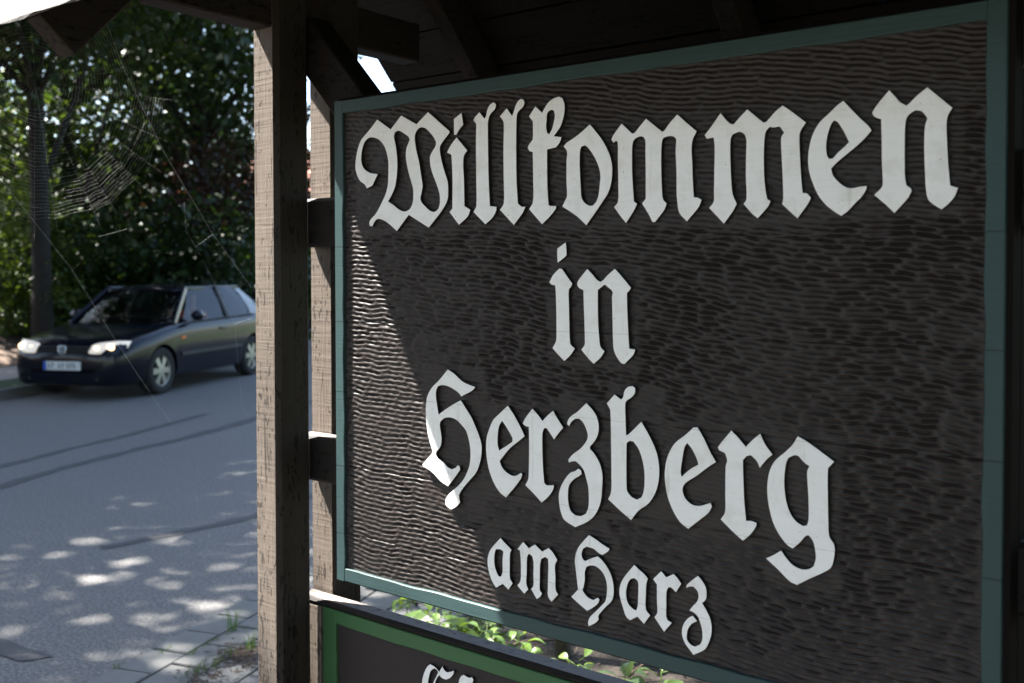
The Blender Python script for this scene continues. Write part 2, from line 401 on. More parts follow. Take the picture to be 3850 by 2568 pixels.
 (PG, ['1022,73 1080,110 1140,155 1205,195 1190,220 1140,250 1110,235 1060,195 1000,177 970,195 958,230 962,275 985,305 1030,285 1100,262 1140,300 1190,370 1225,450 1240,540 1238,610 1220,660 1170,710 1120,765 1105,790 1108,820 1080,850 1020,880 1013,850 1030,800 1080,750 1130,700 1165,660 1178,600 1180,520 1165,450 1130,390 1080,350 1040,343 1000,355 985,400 985,470 975,530 965,560 985,595 1020,630 1060,648 1100,628 1115,645 1100,680 1050,720 1005,745 930,680 865,620 925,555 915,470 905,380 897,310 905,240 930,180 970,130']),
 (PG, ['1422,337 1460,375 1510,420 1543,460 1530,500 1525,600 1525,730 1563,785 1508,860 1450,795 1385,828 1350,795 1320,710 1300,640 1290,580 1300,510 1330,450', '1370,490 1395,460 1425,455 1450,480 1458,530 1455,620 1452,700 1440,740 1410,725 1375,690 1355,640 1350,570']),
 (PG, ['1660,393 1705,448 1770,418 1800,450 1838,505 1790,580 1750,540 1725,535 1708,570 1705,700 1705,790 1715,825 1755,850 1685,930 1600,800 1625,760 1622,650 1622,510 1588,465']),
 (PG, ['1985,435 2020,475 2055,540 2062,610 2050,650 2022,675 2060,740 2095,820 2107,900 2100,970 2070,1050 2040,1090 1945,1133 1905,1080 1870,1030 1845,960 1845,900 1870,840 1910,800 1940,788 1978,835 1930,860 1900,900 1888,950 1890,1000 1925,1045 1960,1060 2005,1040 2022,1000 2022,920 2005,850 1980,790 1940,755 1910,740 1940,700 1975,665 1990,620 1980,570 1945,530 1910,530 1880,543 1885,515 1930,475']),
]
LOW_LETTERS = [
 (PL, ['1375,1020 1420,1045 1455,1080 1472,1105 1510,1045 1530,1085 1560,1110 1595,1105 1638,1092 1630,1130 1590,1175 1545,1190 1500,1170 1475,1140 1450,1172 1428,1228 1420,1300 1440,1380 1400,1450 1340,1400 1300,1330 1285,1228 1290,1180 1310,1110 1340,1050', '1352,1228 1365,1140 1385,1090 1420,1065 1450,1085 1462,1110 1440,1160 1408,1228 1395,1310 1370,1320']),
 (PL, ['1690,1228 1695,1190 1715,1150 1745,1138 1800,1170 1838,1165 1850,1190 1845,1228 1830,1300 1850,1420 1790,1520 1730,1420 1700,1320']),
]

def parse(s, patch):
    ox, oy, k = patch
    out = []
    for t in s.lstrip('+').split():
        a, b = t.split(',')
        out.append((ox + float(a) / k, oy + float(b) / k))
    return out

def smooth_poly(P, seg=4):
    """Catmull-Rom through gentle points, straight cuts kept at the corners"""
    n = len(P); V = [np.array(p) for p in P]
    corner = []
    for i in range(n):
        a = V[i] - V[i - 1]; b = V[(i + 1) % n] - V[i]
        ca = (a @ b) / (np.linalg.norm(a) * np.linalg.norm(b) + 1e-9)
        corner.append(ca < 0.80)
    out = []
    for i in range(n):
        p0, p1, p2, p3 = V[i - 1], V[i], V[(i + 1) % n], V[(i + 2) % n]
        L = np.linalg.norm(p2 - p1)
        def tang(a, b, c):
            t = (c - a); t = t / (np.linalg.norm(t) + 1e-9)
            return t * L
        m1 = (p2 - p1) if corner[i] else tang(p0, p1, p2)
        m2 = (p2 - p1) if corner[(i + 1) % n] else tang(p1, p2, p3)
        for j in range(seg):
            t = j / seg
            h = ((2*t**3-3*t**2+1)*p1 + (t**3-2*t**2+t)*m1 + (-2*t**3+3*t**2)*p2 + (t**3-t**2)*m2)
            out.append(tuple(h))
    return out

def letter_mesh(patch, loops, y_front, depth, Y=0.0):
    cu = bpy.data.curves.new('letter', 'CURVE')
    cu.dimensions = '2D'
    cu.fill_mode = 'BOTH'
    cu.extrude = depth / 2
    cu.bevel_depth = 0.0007
    cu.offset = -0.0007
    bb = []
    for s in loops:
        pts = [board(u, v, Y) for u, v in smooth_poly(parse(s, patch))]
        bb += pts
        sp = cu.splines.new('POLY')
        sp.points.add(len(pts) - 1)
        for p, (x, z) in zip(sp.points, pts):
            p.co = (x, z, 0, 1)
        sp.use_cyclic_u = True
    tmp = bpy.data.objects.new('letter', cu)
    COL.objects.link(tmp)
    dg = bpy.context.evaluated_depsgraph_get()
    me = bpy.data.meshes.new_from_object(tmp.evaluated_get(dg))
    bpy.data.objects.remove(tmp); bpy.data.curves.remove(cu)
    # curve plane (x, y=z up, z=out) -> world (x, -out, z)
    me.transform(Matrix(((1, 0, 0, 0), (0, 0, -1, y_front + depth / 2), (0, 1, 0, 0), (0, 0, 0, 1))))
    me.name = 'letter'
    xs = [p[0] for p in bb]; zs = [p[1] for p in bb]
    return me, (min(xs), max(xs), min(zs), max(zs))
# ------------------------------------------------------------------ the setting: ground, road, pavement, kerb, forest floor
def grid_sheet(name, rows, mat, kind='structure', smooth=True):
    """rows: list of equally long lists of points"""
    n = len(rows[0]); V = [p for r in rows for p in r]; F = []
    for i in range(len(rows) - 1):
        for j in range(n - 1):
            F.append((i * n + j, i * n + j + 1, (i + 1) * n + j + 1, (i + 1) * n + j))
    o = obj(name, mesh_from(name, V, F, mat, smooth))
    tag(o, kind=kind)
    return o

def asphalt():
    m, nt, b = mat_new('worn_asphalt')
    v = coords(nt)
    fine = noise(nt, v, 60, 5, 0.85)
    agg = N(nt, 'ShaderNodeTexVoronoi'); agg.inputs['Scale'].default_value = 48
    nt.links.new(v, agg.inputs['Vector'])
    big = noise(nt, v, 0.9, 4, 0.6)
    c = ramp(nt, fine, [(0.36, (0.045, 0.044, 0.042)), (0.50, (0.130, 0.125, 0.115)), (0.64, (0.300, 0.290, 0.270))])
    c = mixc(nt, math_n(nt, 'MULTIPLY', math_n(nt, 'LESS_THAN', agg.outputs['Distance'], 0.20), 0.55), c, (0.30, 0.30, 0.30))
    c = mixc(nt, math_n(nt, 'MULTIPLY', big, 0.35), c, (0.106, 0.102, 0.094))
    nt.links.new(c, b.inputs['Base Color'])
    nt.links.new(bump(nt, fine, 1.0, 0.006), b.inputs['Normal'])
    b.inputs['Roughness'].default_value = 0.72
    return m
M['asphalt'] = asphalt()
M['tar'] = flat_mat('tar_seam', (0.074, 0.072, 0.070), 0.7, bumps=(60, 0.003), var=0.2, vscale=12)
M['paver'] = flat_mat('grey_concrete_paver', (0.150, 0.150, 0.138), 0.85, bumps=(180, 0.0015), var=0.22, vscale=14)
M['forecourt'] = flat_mat('trodden_gravel', (0.045, 0.043, 0.040), 0.95, bumps=(90, 0.008), var=0.3, vscale=12)
M['sand'] = flat_mat('joint_sand', (0.060, 0.054, 0.044), 0.95, bumps=(150, 0.004), var=0.4, vscale=60)
M['soil'] = flat_mat('leafy_soil', (0.034, 0.026, 0.019), 0.95, bumps=(35, 0.03), var=0.55, vscale=9)
M['litter'] = flat_mat('forest_litter', (0.070, 0.046, 0.030), 0.95, bumps=(12, 0.06), var=0.6, vscale=5)
M['grass'] = flat_mat('grass_ground', (0.035, 0.060, 0.018), 0.9, bumps=(25, 0.05), var=0.5, vscale=6)
M['path'] = flat_mat('gravel_path', (0.270, 0.235, 0.205), 0.95, bumps=(80, 0.008), var=0.25, vscale=10)
M['kerb'] = flat_mat('granite_kerb', (0.110, 0.108, 0.104), 0.8, bumps=(120, 0.003), var=0.3, vscale=30)

D1 = Vector((-0.325, 0.9457, 0)); E0 = Vector((-3.664, 0.517, 0))
D2 = Vector((-0.42, 0.9075, 0))
near = [E0 - D1 * t for t in (30, 14, 8, 4, 2, 1, 0)] + [E0 + D1 * t for t in (1, 2, 3)]
e3 = near[-1]
near += [e3 + D2 * t for t in (1.5, 4, 8, 14, 22, 35)]
far = []
for i, p in enumerate(near):
    d = (near[min(i + 1, len(near) - 1)] - near[max(i - 1, 0)]).normalized()
    far.append(p + Vector((-d.y, d.x, 0)) * 6.95)
def xr(p, q, t, z): 
    r = p.lerp(q, t); return Vector((r.x, r.y, z))
grid_sheet('road', [[xr(p, q, t, 0.0) for t in (0, .25, .5, .75, 1)] for p, q in zip(near, far)], M['asphalt'])
# surrounding ground out to the horizon
a = 700
o = obj('ground', mesh_from('ground', [(-a, -a, -.06), (a, -a, -.06), (a, a, -.06), (-a, a, -.06)], [(0, 1, 2, 3)], M['grass'])); tag(o, kind='structure')

# bank beyond the road: grass strip, path, litter slope that climbs into the wood
def bank(name, o0, o1, z0, z1, mat, n=6, wob=0.0):
    rows = []
    dense_p, dense_q = [], []
    for i in range(len(far) - 1):
        for k in range(6):
            dense_p.append(far[i].lerp(far[i + 1], k / 6)); dense_q.append((far[i] - near[i]).normalized().lerp((far[i + 1] - near[i + 1]).normalized(), k / 6))
    for p, q in zip(dense_p, dense_q):
        row = []
        for k in range(n + 1):
            t = k / n
            z = z0 + (z1 - z0) * t
            if 0 < k < n: z += wob * R.uniform(-1, 1)
            c = p + q * (o0 + (o1 - o0) * t)
            row.append(Vector((c.x, c.y, z)))
        rows.append(row)
    return grid_sheet(name, rows, mat)
bank('grass_verge', 0.13, 0.75, 0.105, 0.125, M['grass'], 4, 0.01)
bank('footpath', 0.75, 2.0, 0.130, 0.135, M['path'], 3)
bank('forest_floor', 2.0, 40.0, 0.128, 7.0, M['litter'], 24, 0.10)

# kerbstones along the far side
kerb = empty('kerb'); tag(kerb, kind='structure')
kp = [far[6].lerp(far[5], 1.0)]
kb = bm_box(-0.495, 0.495, -0.065, 0.065, -0.05, 0.118, 0.012)
bmesh.ops.recalc_face_normals(kb, faces=kb.faces)
km = bpy.data.meshes.new('kerbstone'); kb.to_mesh(km); kb.free(); km.materials.append(M['kerb'])
for i in range(4, len(far) - 3):
    L = (far[i + 1] - far[i]).length
    n = max(1, round(L))
    d = (far[i + 1] - far[i]).normalized()
    q = Vector((-d.y, d.x, 0))
    for k in range(n):
        c = far[i].lerp(far[i + 1], (k + 0.5) / n) + q * 0.066
        s = obj('kerbstone', km, kerb, (c.x, c.y, R.uniform(-.006, .006)), (0, 0, math.atan2(d.y, d.x) + R.uniform(-.006, .006)))
        s.scale.x = L / n

# tar seams and an asphalt repair on the road
def ribbon(name, pts, wid, mat, z):
    V, F = [], []
    for i, (x, y) in enumerate(pts):
        t = Vector(pts[min(i + 1, len(pts) - 1)]) - Vector(pts[max(i - 1, 0)]); t.normalize()
        s = Vector((-t.y, t.x)) * (wid / 2 * R.uniform(0.65, 1.3))
        V += [(x + s.x, y + s.y, z), (x - s.x, y - s.y, z)]
        if i: F.append((2 * i - 2, 2 * i - 1, 2 * i + 1, 2 * i))
    o = obj(name, mesh_from(name, V, F, mat)); tag(o, kind='structure')
def densify(pts, step=0.12):
    out = []
    for (a, b) in zip(pts[:-1], pts[1:]):
        n = max(1, int(math.dist(a, b) / step))
        for k in range(n):
            t = k / n
            out.append((a[0] + (b[0] - a[0]) * t + R.uniform(-.015, .015), a[1] + (b[1] - a[1]) * t + R.uniform(-.015, .015)))
    out.append(pts[-1])
    return out
ribbon('tar_seam', densify([(-7.2, 1.2), (-7.555, 1.977), (-7.847, 2.568), (-7.991, 2.943), (-8.207, 3.52), (-8.4, 4.2), (-9.0, 5.6), (-10.2, 8.2)]), 0.13, M['tar'], 0.004)
ribbon('tar_seam', densify([(-8.0, 1.5), (-8.356, 2.347), (-8.66, 3.067), (-8.9, 3.7), (-9.6, 5.2)]), 0.10, M['tar'], 0.004)
ribbon('tar_seam', densify([(-5.41, 1.55), (-5.36, 2.0), (-5.306, 2.552), (-5.5, 3.3), (-6.2, 5.0)]), 0.09, M['tar'], 0.004)
patch = [(-4.9, .40), (-4.62, .52), (-4.416, .523), (-4.368, .536), (-4.211, .538), (-4.10, .56), (-4.029, .565), (-4.045, .53), (-4.06, .49), (-4.09, .452), (-4.226, .435), (-4.5, .33), (-4.8, .28)]
o = obj('asphalt_patch', mesh_from('asphalt_patch', [(x, y, .0045) for x, y in patch], [tuple(range(len(patch)))], M['tar'])); tag(o, kind='structure')

# pavement of concrete blocks, laid in half bond beside the road
P1 = Vector((D1.y, -D1.x, 0))
rows = []
for t in (-30, -10, 0, 4, 8):
    c = E0 + D1 * t
    rows.append([Vector((*(c + P1 * s).xy, -0.008)) for s in (0.0, 0.6, 1.2)])
o = grid_sheet('pavement', rows, M['sand'], smooth=False)
pave = o
PL, PW = 0.222, 0.184
pms = []
for k in range(5):
    bm = bm_box(-PL / 2 + .004, PL / 2 - .004, -PW / 2 + .004, PW / 2 - .004, -.04, .010, 0.0035, 2)
    for v in bm.verts:
        if v.co.z > 0: v.co += Vector((R.uniform(-.0012, .0012), R.uniform(-.0012, .0012), R.uniform(-.0008, .0008)))
    bmesh.ops.recalc_face_normals(bm, faces=bm.faces)
    me = bpy.data.meshes.new('paver'); bm.to_mesh(me); bm.free()
    me.materials.append(M['paver']); pms.append(me)
ang = math.atan2(D1.y, D1.x)
for row in range(6):
    for k in range(-12, 24):
        t = k * PL + (0.135 if row % 2 == 0 else 0.024) + 0.111
        c = E0 + D1 * t + P1 * (PW * (row + .5) + 0.004)
        obj('paver', pms[R.randrange(5)], pave, (c.x, c.y, R.uniform(-.003, .003)), (R.uniform(-.008, .008), R.uniform(-.008, .008), ang + R.uniform(-.008, .008)))
# planted bed round the shelter and trodden forecourt in front of it
rows = []
for t in (-3, -1.5, 0, 1.5, 3, 4.5, 6, 9):
    c = E0 + D1 * t
    rows.append([Vector((*(c + P1 * s).xy, -0.004 + (R.uniform(0, .02) if s > 1.3 else 0))) for s in (1.12, 1.5, 2.2, 3, 4, 5, 6.5, 8)])
grid_sheet('planting_bed', rows, M['soil'])
rows = [[Vector((*(E0 + D1 * t + P1 * s).xy, -0.006)) for s in (1.18, 2.5, 4, 7, 12)] for t in (-30, -12, -6, -3.0)]
grid_sheet('forecourt', rows, M['forecourt'])

# ------------------------------------------------------------------ the timber shelter
shelter = empty('timber_shelter', (-0.988, 0.07, 0))
tag(shelter, 'dark brown timber shelter with pitched roof carrying the carved sign', 'shelter')
shelter_off = Vector((-0.988, 0.07, 0))
def fix(o, root):      # geometry is written in world units; move it under its root
    o.location = Vector(o.location) - root.location
    return o
S = shelter
def lit_front(o):     # sunlit front lighter, other faces darker: light and shade put into the colours
    o.data.materials.append(M['post_shaded'])
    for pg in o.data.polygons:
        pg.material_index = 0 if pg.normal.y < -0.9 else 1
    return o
M['rail_lit'] = sawn_wood('lit_rail_top', (0.130, 0.110, 0.095), (0.200, 0.170, 0.150), 'x', saw=0.3, spec=0.2)  # lighter copy of the rail wood, sunlight put into the colour
def lit_top(o):       # sunlight on the upward faces, painted as a lighter colour
    o.data.materials.append(M['rail_lit'])
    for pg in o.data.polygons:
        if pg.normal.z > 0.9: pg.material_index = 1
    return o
MX = lambda x: -1.976 - x
for x0, x1 in ((-1.907, -1.818), (MX(-1.818), MX(-1.907))):
    lit_front(fix(box('post', x0, x1, -0.04, 0.060, 0, 2.50, M['post'], S, 0.011), S))
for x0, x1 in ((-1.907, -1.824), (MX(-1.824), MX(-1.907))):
    lit_front(fix(box('post', x0, x1, 0.132, 0.225, 0, 2.48, M['post'], S, 0.006), S))
lit_top(fix(box('rail', -1.90, -0.076, 0.0755, 0.1315, 1.66, 1.775, M['rail'], S, 0.008), S))
lit_top(fix(box('rail', -1.90, -0.076, 0.0755, 0.1315, 1.100, 1.208, M['rail'], S, 0.008), S))
dv = Vector((0.683, 0, -0.730)); ctr = Vector((-1.826, 0.0985, 2.1257))
fix(bar('brace', ctr - dv * 0.60, ctr + dv * 0.50, 0.073, 0.100, M['rail'], S, up=(0.73, 0, 0.683)), S)
dv = Vector((-0.683, 0, -0.730)); ctr = Vector((MX(-1.826), 0.0985, 2.1257))
fix(bar('brace', ctr - dv * 0.60, ctr + dv * 0.50, 0.073, 0.100, M['rail'], S, up=(-0.73, 0, 0.683)), S)
for xa in (-1.8625, MX(-1.8625)):
    fix(box('tie_beam', xa - .032, xa + .032, -0.335, 0.452, 2.158, 2.258, M['beam'], S, 0.004), S)
fix(box('ridge_purlin', -2.12, 0.144, 0.035, 0.105, 2.555, 2.660, M['roofboard'], S, 0.004), S)
RIDGE = 2.665
sf = Vector((0, -0.683, -0.730)); nf = Vector((0, -0.730, 0.683))
sr = Vector((0, 0.683, -0.730)); nr = Vector((0, 0.730, 0.683))
roof = empty('roof', (0, 0, 0), 0, S)
for s, nn in ((sf, nf), (sr, nr)):
    for xc in (-1.757, -0.988, MX(-1.757)):
        top = Vector((xc, 0.07, RIDGE + 0.045 / 0.683))
        fix(bar('rafter', top - s * 0.01, top + s * 0.972, 0.050, 0.090, M['beam'], S, up=nn, bevel=0.003), S)
    # boards nailed across the rafters, shingles on top
    base = Vector((0, 0.07, RIDGE + 0.090 / 0.683 + 0.011 / 0.683))
    for k in range(7):
        c = base + s * (0.020 + 0.142 * k + 0.071)
        o = bar('roof_board', c + Vector((-2.145, 0, 0)), c + Vector((0.165, 0, 0)), 0.137, 0.021, M['roofboard'], roof, up=nn, bevel=0.002); fix(o, S)
    b2 = Vector((0, 0.07, RIDGE + 0.090 / 0.683 + 0.024 / 0.683))
    for row in range(8):
        for k in range(9):
            w_ = 0.2955
            x0 = -2.172 + k * w_ - (w_ / 2 if row % 2 else 0)
            x1 = x0 + w_ - 0.006
            x0 = max(x0, -2.172); x1 = min(x1, 0.19)
            if x1 - x0 < 0.02: continue
            bm = bmesh.new()
            L0, L1 = 0.136 * row - 0.03, 0.136 * row + (0.155 if row < 7 else 0.165)
            nx = 7
            ring = []
            for layer in (0, 1):
                for e, Lq in ((0, L0), (1, L1)):
                    r_ = []
                    for j in range(nx + 1):
                        x = x0 + (x1 - x0) * j / nx
                        lq = Lq + (R.uniform(-.006, .006) if e else 0)
                        lift = (0.004 if e == 0 else (0.013 if row < 7 else 0.002)) + 0.005 * layer + (R.uniform(-.002, .0025) if e else 0)
                        p = b2 + s * lq + nn * lift
                        r_.append(bm.verts.new((x, p.y, p.z)))
                    ring.append(r_)
            b0, b1, t0, t1 = ring
            for j in range(nx):
                bm.faces.new((b0[j], b0[j + 1], b1[j + 1], b1[j])); bm.faces.new((t0[j], t1[j], t1[j + 1], t0[j + 1]))
                bm.faces.new((b1[j], b1[j + 1], t1[j + 1], t1[j])); bm.faces.new((b0[j], t0[j], t0[j + 1], b0[j + 1]))
            bm.faces.new((b0[0], b1[0], t1[0], t0[0])); bm.faces.new((b0[nx], t0[nx], t1[nx], b1[nx]))
            fix(bm_obj('shingle', bm, M['shingle'], roof), S)
for k in range(12):     # ridge caps
    x0 = -2.175 + k * 0.198
    V = []; 
    zz = RIDGE + 0.185
    for x in (x0, x0 + 0.205):
        dz = 0.004 if x == x0 else 0.0
        for (y, z) in ((-0.055, -0.115), (0.07, 0.018), (0.195, -0.115), (0.19, -0.122), (0.07, 0.008), (-0.05, -0.122)):
            V.append((x, y, zz + z + dz))
    F = [(0, 1, 7, 6), (1, 2, 8, 7), (2, 3, 9, 8), (3, 4, 10, 9), (4, 5, 11, 10), (5, 0, 6, 11), (0, 5, 4, 1), (1, 4, 3, 2), (6, 7, 10, 11), (7, 8, 9, 10)]
    fix(obj('ridge_cap', mesh_from('ridge_cap', V, F, M['shingle']), roof), S)

# ------------------------------------------------------------------ the carved welcome board
XLO, XLI, XRI, XRO = -1.6683, -1.6416, -0.3345, -0.3081
ZTO, ZTI, ZBI, ZBO = 1.9760, 1.9486, 0.9421, 0.9144
sign = empty('welcome_board', (-0.988, 0, ZBO))
tag(sign, 'large dark carved wooden board with teal border reading Willkommen in Herzberg am Harz', 'sign board')
fix(box('backing', XLO - .007, XRO + .007, 0.010, 0.074, ZBO - .008, ZTO + .008, M['edge'], sign, 0.007), sign)
fix(box('batten', XRO - .050, XRO + .0065, 0.0735, 0.128, ZBO + .02, ZTO - .02, M['edge'], sign, 0.003), sign)
def wavy_strip(x0, x1, z0, z1, horiz):
    """a carved border strip: one edge straight, hand-cut wobble on the inner edge"""
    bm = bmesh.new(); n = 60; V = []
    rr = random.Random(int((x0 + z0) * 999))
    ph = [rr.uniform(0, 6.28) for _ in range(4)]
    for i in range(n + 1):
        t = i / n
        wob = 0.0006 * sum(math.sin(t * f + p) for f, p in zip((11, 23, 41, 67), ph))
        if horiz:
            x = x0 + (x1 - x0) * t; V.append(((x, z0), (x, z1), wob))
        else:
            z = z0 + (z1 - z0) * t; V.append(((x0, z), (x1, z), wob))
    return V
def strip(name, x0, x1, z0, z1, horiz, inner, mat, parent, yf, yb):
    V = wavy_strip(x0, x1, z0, z1, horiz)
    bm = bmesh.new(); rings = []
    for a, b, wob in V:
        a, b = list(a), list(b)
        ax = 1 if horiz else 0
        if inner > 0: b[ax] += wob
        else: a[ax] += wob
        r_ = []
        c = 0.0015
        for (q, off, y) in ((a, 0, yb), (a, 0, yf + c), (a, c, yf), (b, -c, yf), (b, 0, yf + c), (b, 0, yb)):
            p = list(q); p[ax] += off
            r_.append(bm.verts.new((p[0], y, p[1])))
        rings.append(r_)
    for r0, r1 in zip(rings[:-1], rings[1:]):
        for j in range(6):
            k = (j + 1) % 6
            bm.faces.new((r0[j], r0[k], r1[k], r1[j]))
    bm.faces.new(rings[0]); bm.faces.new(rings[-1][::-1])
    return bm_obj(name, bm, mat, parent)
fix(strip('border_strip', XLO, XLI, ZBO, ZTO, False, 1, M['green_frame'], sign, 0.0, 0.016), sign)
fix(strip('border_strip', XRI, XRO, ZBO, ZTO, False, -1, M['green_frame'], sign, 0.0, 0.016), sign)
fix(strip('border_strip', XLI, XRI, ZTI, ZTO, True, -1, M['green_frame'], sign, 0.0004, 0.016), sign)
fix(strip('border_strip', XLI, XRI, ZBO, ZBI, True, 1, M['green_frame'], sign, 0.0004, 0.016), sign)

def paint_front(me):
    me.materials.append(M['letter']); me.materials.append(M['carved'])
    for pg in me.polygons:
        pg.material_index = 0 if pg.normal.y < -0.35 else 1
boxes = []
for patch_, loops in LETTERS:
    me, bb = letter_mesh(patch_, loops, 0.0, 0.017)
    paint_front(me)
    o = obj('letter', me, sign); fix(o, sign)
    boxes.append(bb)

# gouge-carved ground: rows of overlapping scoops cut into the plank
rng = np.random.default_rng(3)
nx, nz = 470, 1000
X = np.linspace(XLI - .002, XRI + .002, nx); Z = np.linspace(ZBI - .002, ZTI + .002, nz)
XX, ZZ = np.meshgrid(X, Z)
def lf(seed, fx, fz, k=5):
    r = np.random.default_rng(seed); out = 0
    for i in range(k):
        out = out + np.sin(XX * fx * r.uniform(.4, 1.6) + ZZ * fz * r.uniform(-1.5, 1.5) + r.uniform(0, 6.28))
    return out / k
warp = 0.016 * lf(1, 7, 3) + 0.007 * lf(2, 21, 8) + 0.0022 * lf(5, 70, 25) + 0.0012 * lf(6, 160, 40)
slope = 0.10 * (XX - XLI) * (1 - (ZZ - ZBI))
spacing = 0.0100 - 0.0020 * (XX - XLI) / (XRI - XLI)
v = (ZZ + warp + slope * 0.25 - ZBI) / spacing
row = np.floor(v)
roff = rng.uniform(0, 1, 400)
rl = rng.uniform(0.030, 0.060, 400)
ri = np.clip(row.astype(int) + 40, 0, 399)
uu = (XX - XLI) / rl[ri] + roff[ri] * 7
cell = np.floor(uu)
hsh = np.sin(cell * 127.1 + row * 311.7) * 43758.5453; hsh = hsh - np.floor(hsh)
hs2 = np.sin(cell * 269.5 + row * 183.3) * 43758.5453; hs2 = hs2 - np.floor(hs2)
fu = uu - cell - 0.5 + (hsh - .5) * 0.15
fv = v - row - 0.5 + (hs2 - .5) * 0.16
tt = np.clip(fv + 0.5, 0, 1)      # each cut rises gently from its lower lip and ends in a short steep wall
lip = np.where(tt < 0.66, (tt / 0.66) ** 1.15, ((1 - tt) / 0.34) ** 0.8)
prof = lip * (1 - np.clip(np.abs(fu * 1.95), 0, 1) ** 4.0)
scoop = np.clip(prof, 0, 1) * (0.0027 + 0.0018 * hsh)
amp = np.ones_like(XX)
for x0, x1, z0, z1 in boxes:
    dx = np.maximum(np.maximum(x0 - XX, XX - x1), 0); dz = np.maximum(np.maximum(z0 - ZZ, ZZ - z1), 0)
    d = np.sqrt(dx * dx + dz * dz)
    amp = np.minimum(amp, 0.42 + 0.58 * np.clip(d / 0.012, 0, 1))
edge = np.minimum(np.minimum(XX - XLI, XRI - XX), np.minimum(ZZ - ZBI, ZTI - ZZ))
amp = amp * np.clip(0.3 + edge / 0.012, 0.3, 1.0)
amp = amp * (1 - 0.35 * np.clip((ZZ - 1.84) / 0.06, 0, 1))
amp = amp * np.clip(1.0 + 0.35 * lf(11, 14, 11), 0.55, 1.3)
YY = 0.0068 + scoop * amp + 0.0006 * lf(9, 220, 300, 4)
for zj in JOINTS:
    YY = YY + 0.0016 * np.exp(-((ZZ - zj - 0.0008 * lf(13, 30, 1)) / 0.0011) ** 2)
co = np.stack([XX, YY, ZZ], -1).reshape(-1, 3).astype(np.float32)
co -= np.array(sign.location, dtype=np.float32)
idx = np.arange(nx * nz).reshape(nz, nx)
quads = np.stack([idx[:-1, :-1], idx[:-1, 1:], idx[1:, 1:], idx[1:, :-1]], -1).reshape(-1, 4)
me = bpy.data.meshes.new('carved_panel')
me.vertices.add(len(co)); me.vertices.foreach_set('co', co.ravel())
me.loops.add(quads.size); me.loops.foreach_set('vertex_index', quads.ravel().astype(np.int32))
me.polygons.add(len(quads)); me.polygons.foreach_set('loop_start', np.arange(0, quads.size, 4, dtype=np.int32))
me.polygons.foreach_set('loop_total', np.full(len(quads), 4, dtype=np.int32))
me.polygons.foreach_set('use_smooth', np.ones(len(quads), dtype=bool))
me.materials.append(M['carved']); me.update(); me.validate()
obj('carved_panel', me, sign)

# ------------------------------------------------------------------ the lower board
YL = 0.080
low = empty('lower_board', (-0.988, YL, 0.25))
tag(low, 'lower dark board with bright green border and white blackletter, partly cut off below', 'sign board')
gx0 = -1.811; gx1 = MX(gx0); gz1 = 0.801; gz0 = 0.300
bxl = board(1257, 2400, YL)[0] - gx0
btz = gz1 - board(1257, 2349, YL)[1]
lit_top(fix(box('cap_rail', -1.898, MX(-1.898), YL, 0.1318, gz1 + .0005, 0.817, M['rail'], low, 0.0075), low))
fix(box('side_post', -1.898, gx0 - .006, YL + .0015, 0.126, 0.02, gz1 - .0005, M['post'], low, 0.002), low)
fix(box('side_post', gx1 + .006, MX(-1.898), YL + .0015, 0.126, 0.02, gz1 - .0005, M['post'], low, 0.002), low)
fix(box('panel', gx0 + .002, gx1 - .002, YL + .011, 0.118, gz0 + .002, gz1 - .001, M['low_panel'], low), low)
yf, yb = YL + .004, YL + .020
fix(strip('border_strip', gx0, gx0 + bxl, gz0, gz1, False, 1, M['green_low'], low, yf, yb), low)
fix(strip('border_strip', gx1 - bxl, gx1, gz0, gz1, False, -1, M['green_low'], low, yf, yb), low)
fix(strip('border_strip', gx0 + bxl, gx1 - bxl, gz1 - btz, gz1 - .0006, True, -1, M['green_low'], low, yf + .0004, yb), low)
fix(strip('border_strip', gx0 + bxl, gx1 - bxl, gz0, gz0 + btz, True, 1, M['green_low'], low, yf + .0004, yb), low)
for patch_, loops in LOW_LETTERS:
    me, bb = letter_mesh(patch_, loops, YL + .004, 0.010, YL + .004)
    paint_front(me)
    fix(obj('letter', me, low), low)

# ------------------------------------------------------------------ orb web between rafter tail and post
def onX(u, v, X0):
    x, z = board(u, v, 0.0)
    k = X0 / x
    return Vector((X0, -1.5 + 1.5 * k, 1.6 + (z - 1.6) * k))
def silk():
    m, nt, b = mat_new('spider_silk')
    b.inputs['Base Color'].default_value = (0.85, 0.84, 0.80, 1)
    b.inputs['Roughness'].default_value = 0.35
    b.inputs['Specular IOR Level'].default_value = 0.8
    return m
M['silk'] = silk()
WX = -1.915
web = empty('spider_web', onX(132, 306, WX))
tag(web, 'fine orb web of pale silk strung between rafter tail and post', 'spider web')
hub = onX(132, 306, WX)
rw = random.Random(5)
V, F = [], []
def thread(pts, r=0.00006):
    add_tube(V, F, pts, [r] * len(pts), 3, False)
nrad = 27
angs = [2 * math.pi * i / nrad + rw.uniform(-.06, .06) for i in range(nrad)]
def reach(a):       # how far the spiral goes in each direction
    up = math.sin(a)
    base = 0.27 if up < 0 else 0.27 - 0.12 * up
    return base
def wp(a, r):
    return hub + Vector((0.015 * math.sin(3 * a) * r, math.cos(a) * r, math.sin(a) * r))
lens_ = [reach(a) + rw.uniform(.0, .03) for a in angs]
for a, L in zip(angs, lens_):
    thread([wp(a, 0.012), wp(a, L * .5), wp(a, L + .02)], 0.000045)
turn = 0
r = 0.050
spiral = []
while r < 0.30:
    for i, a in enumerate(angs):
        rr = r + 0.0068 * i / nrad
        rr2 = rr + rw.uniform(-.0015, .0015)
        spiral.append((i, a, rr2))
    r += 0.0068
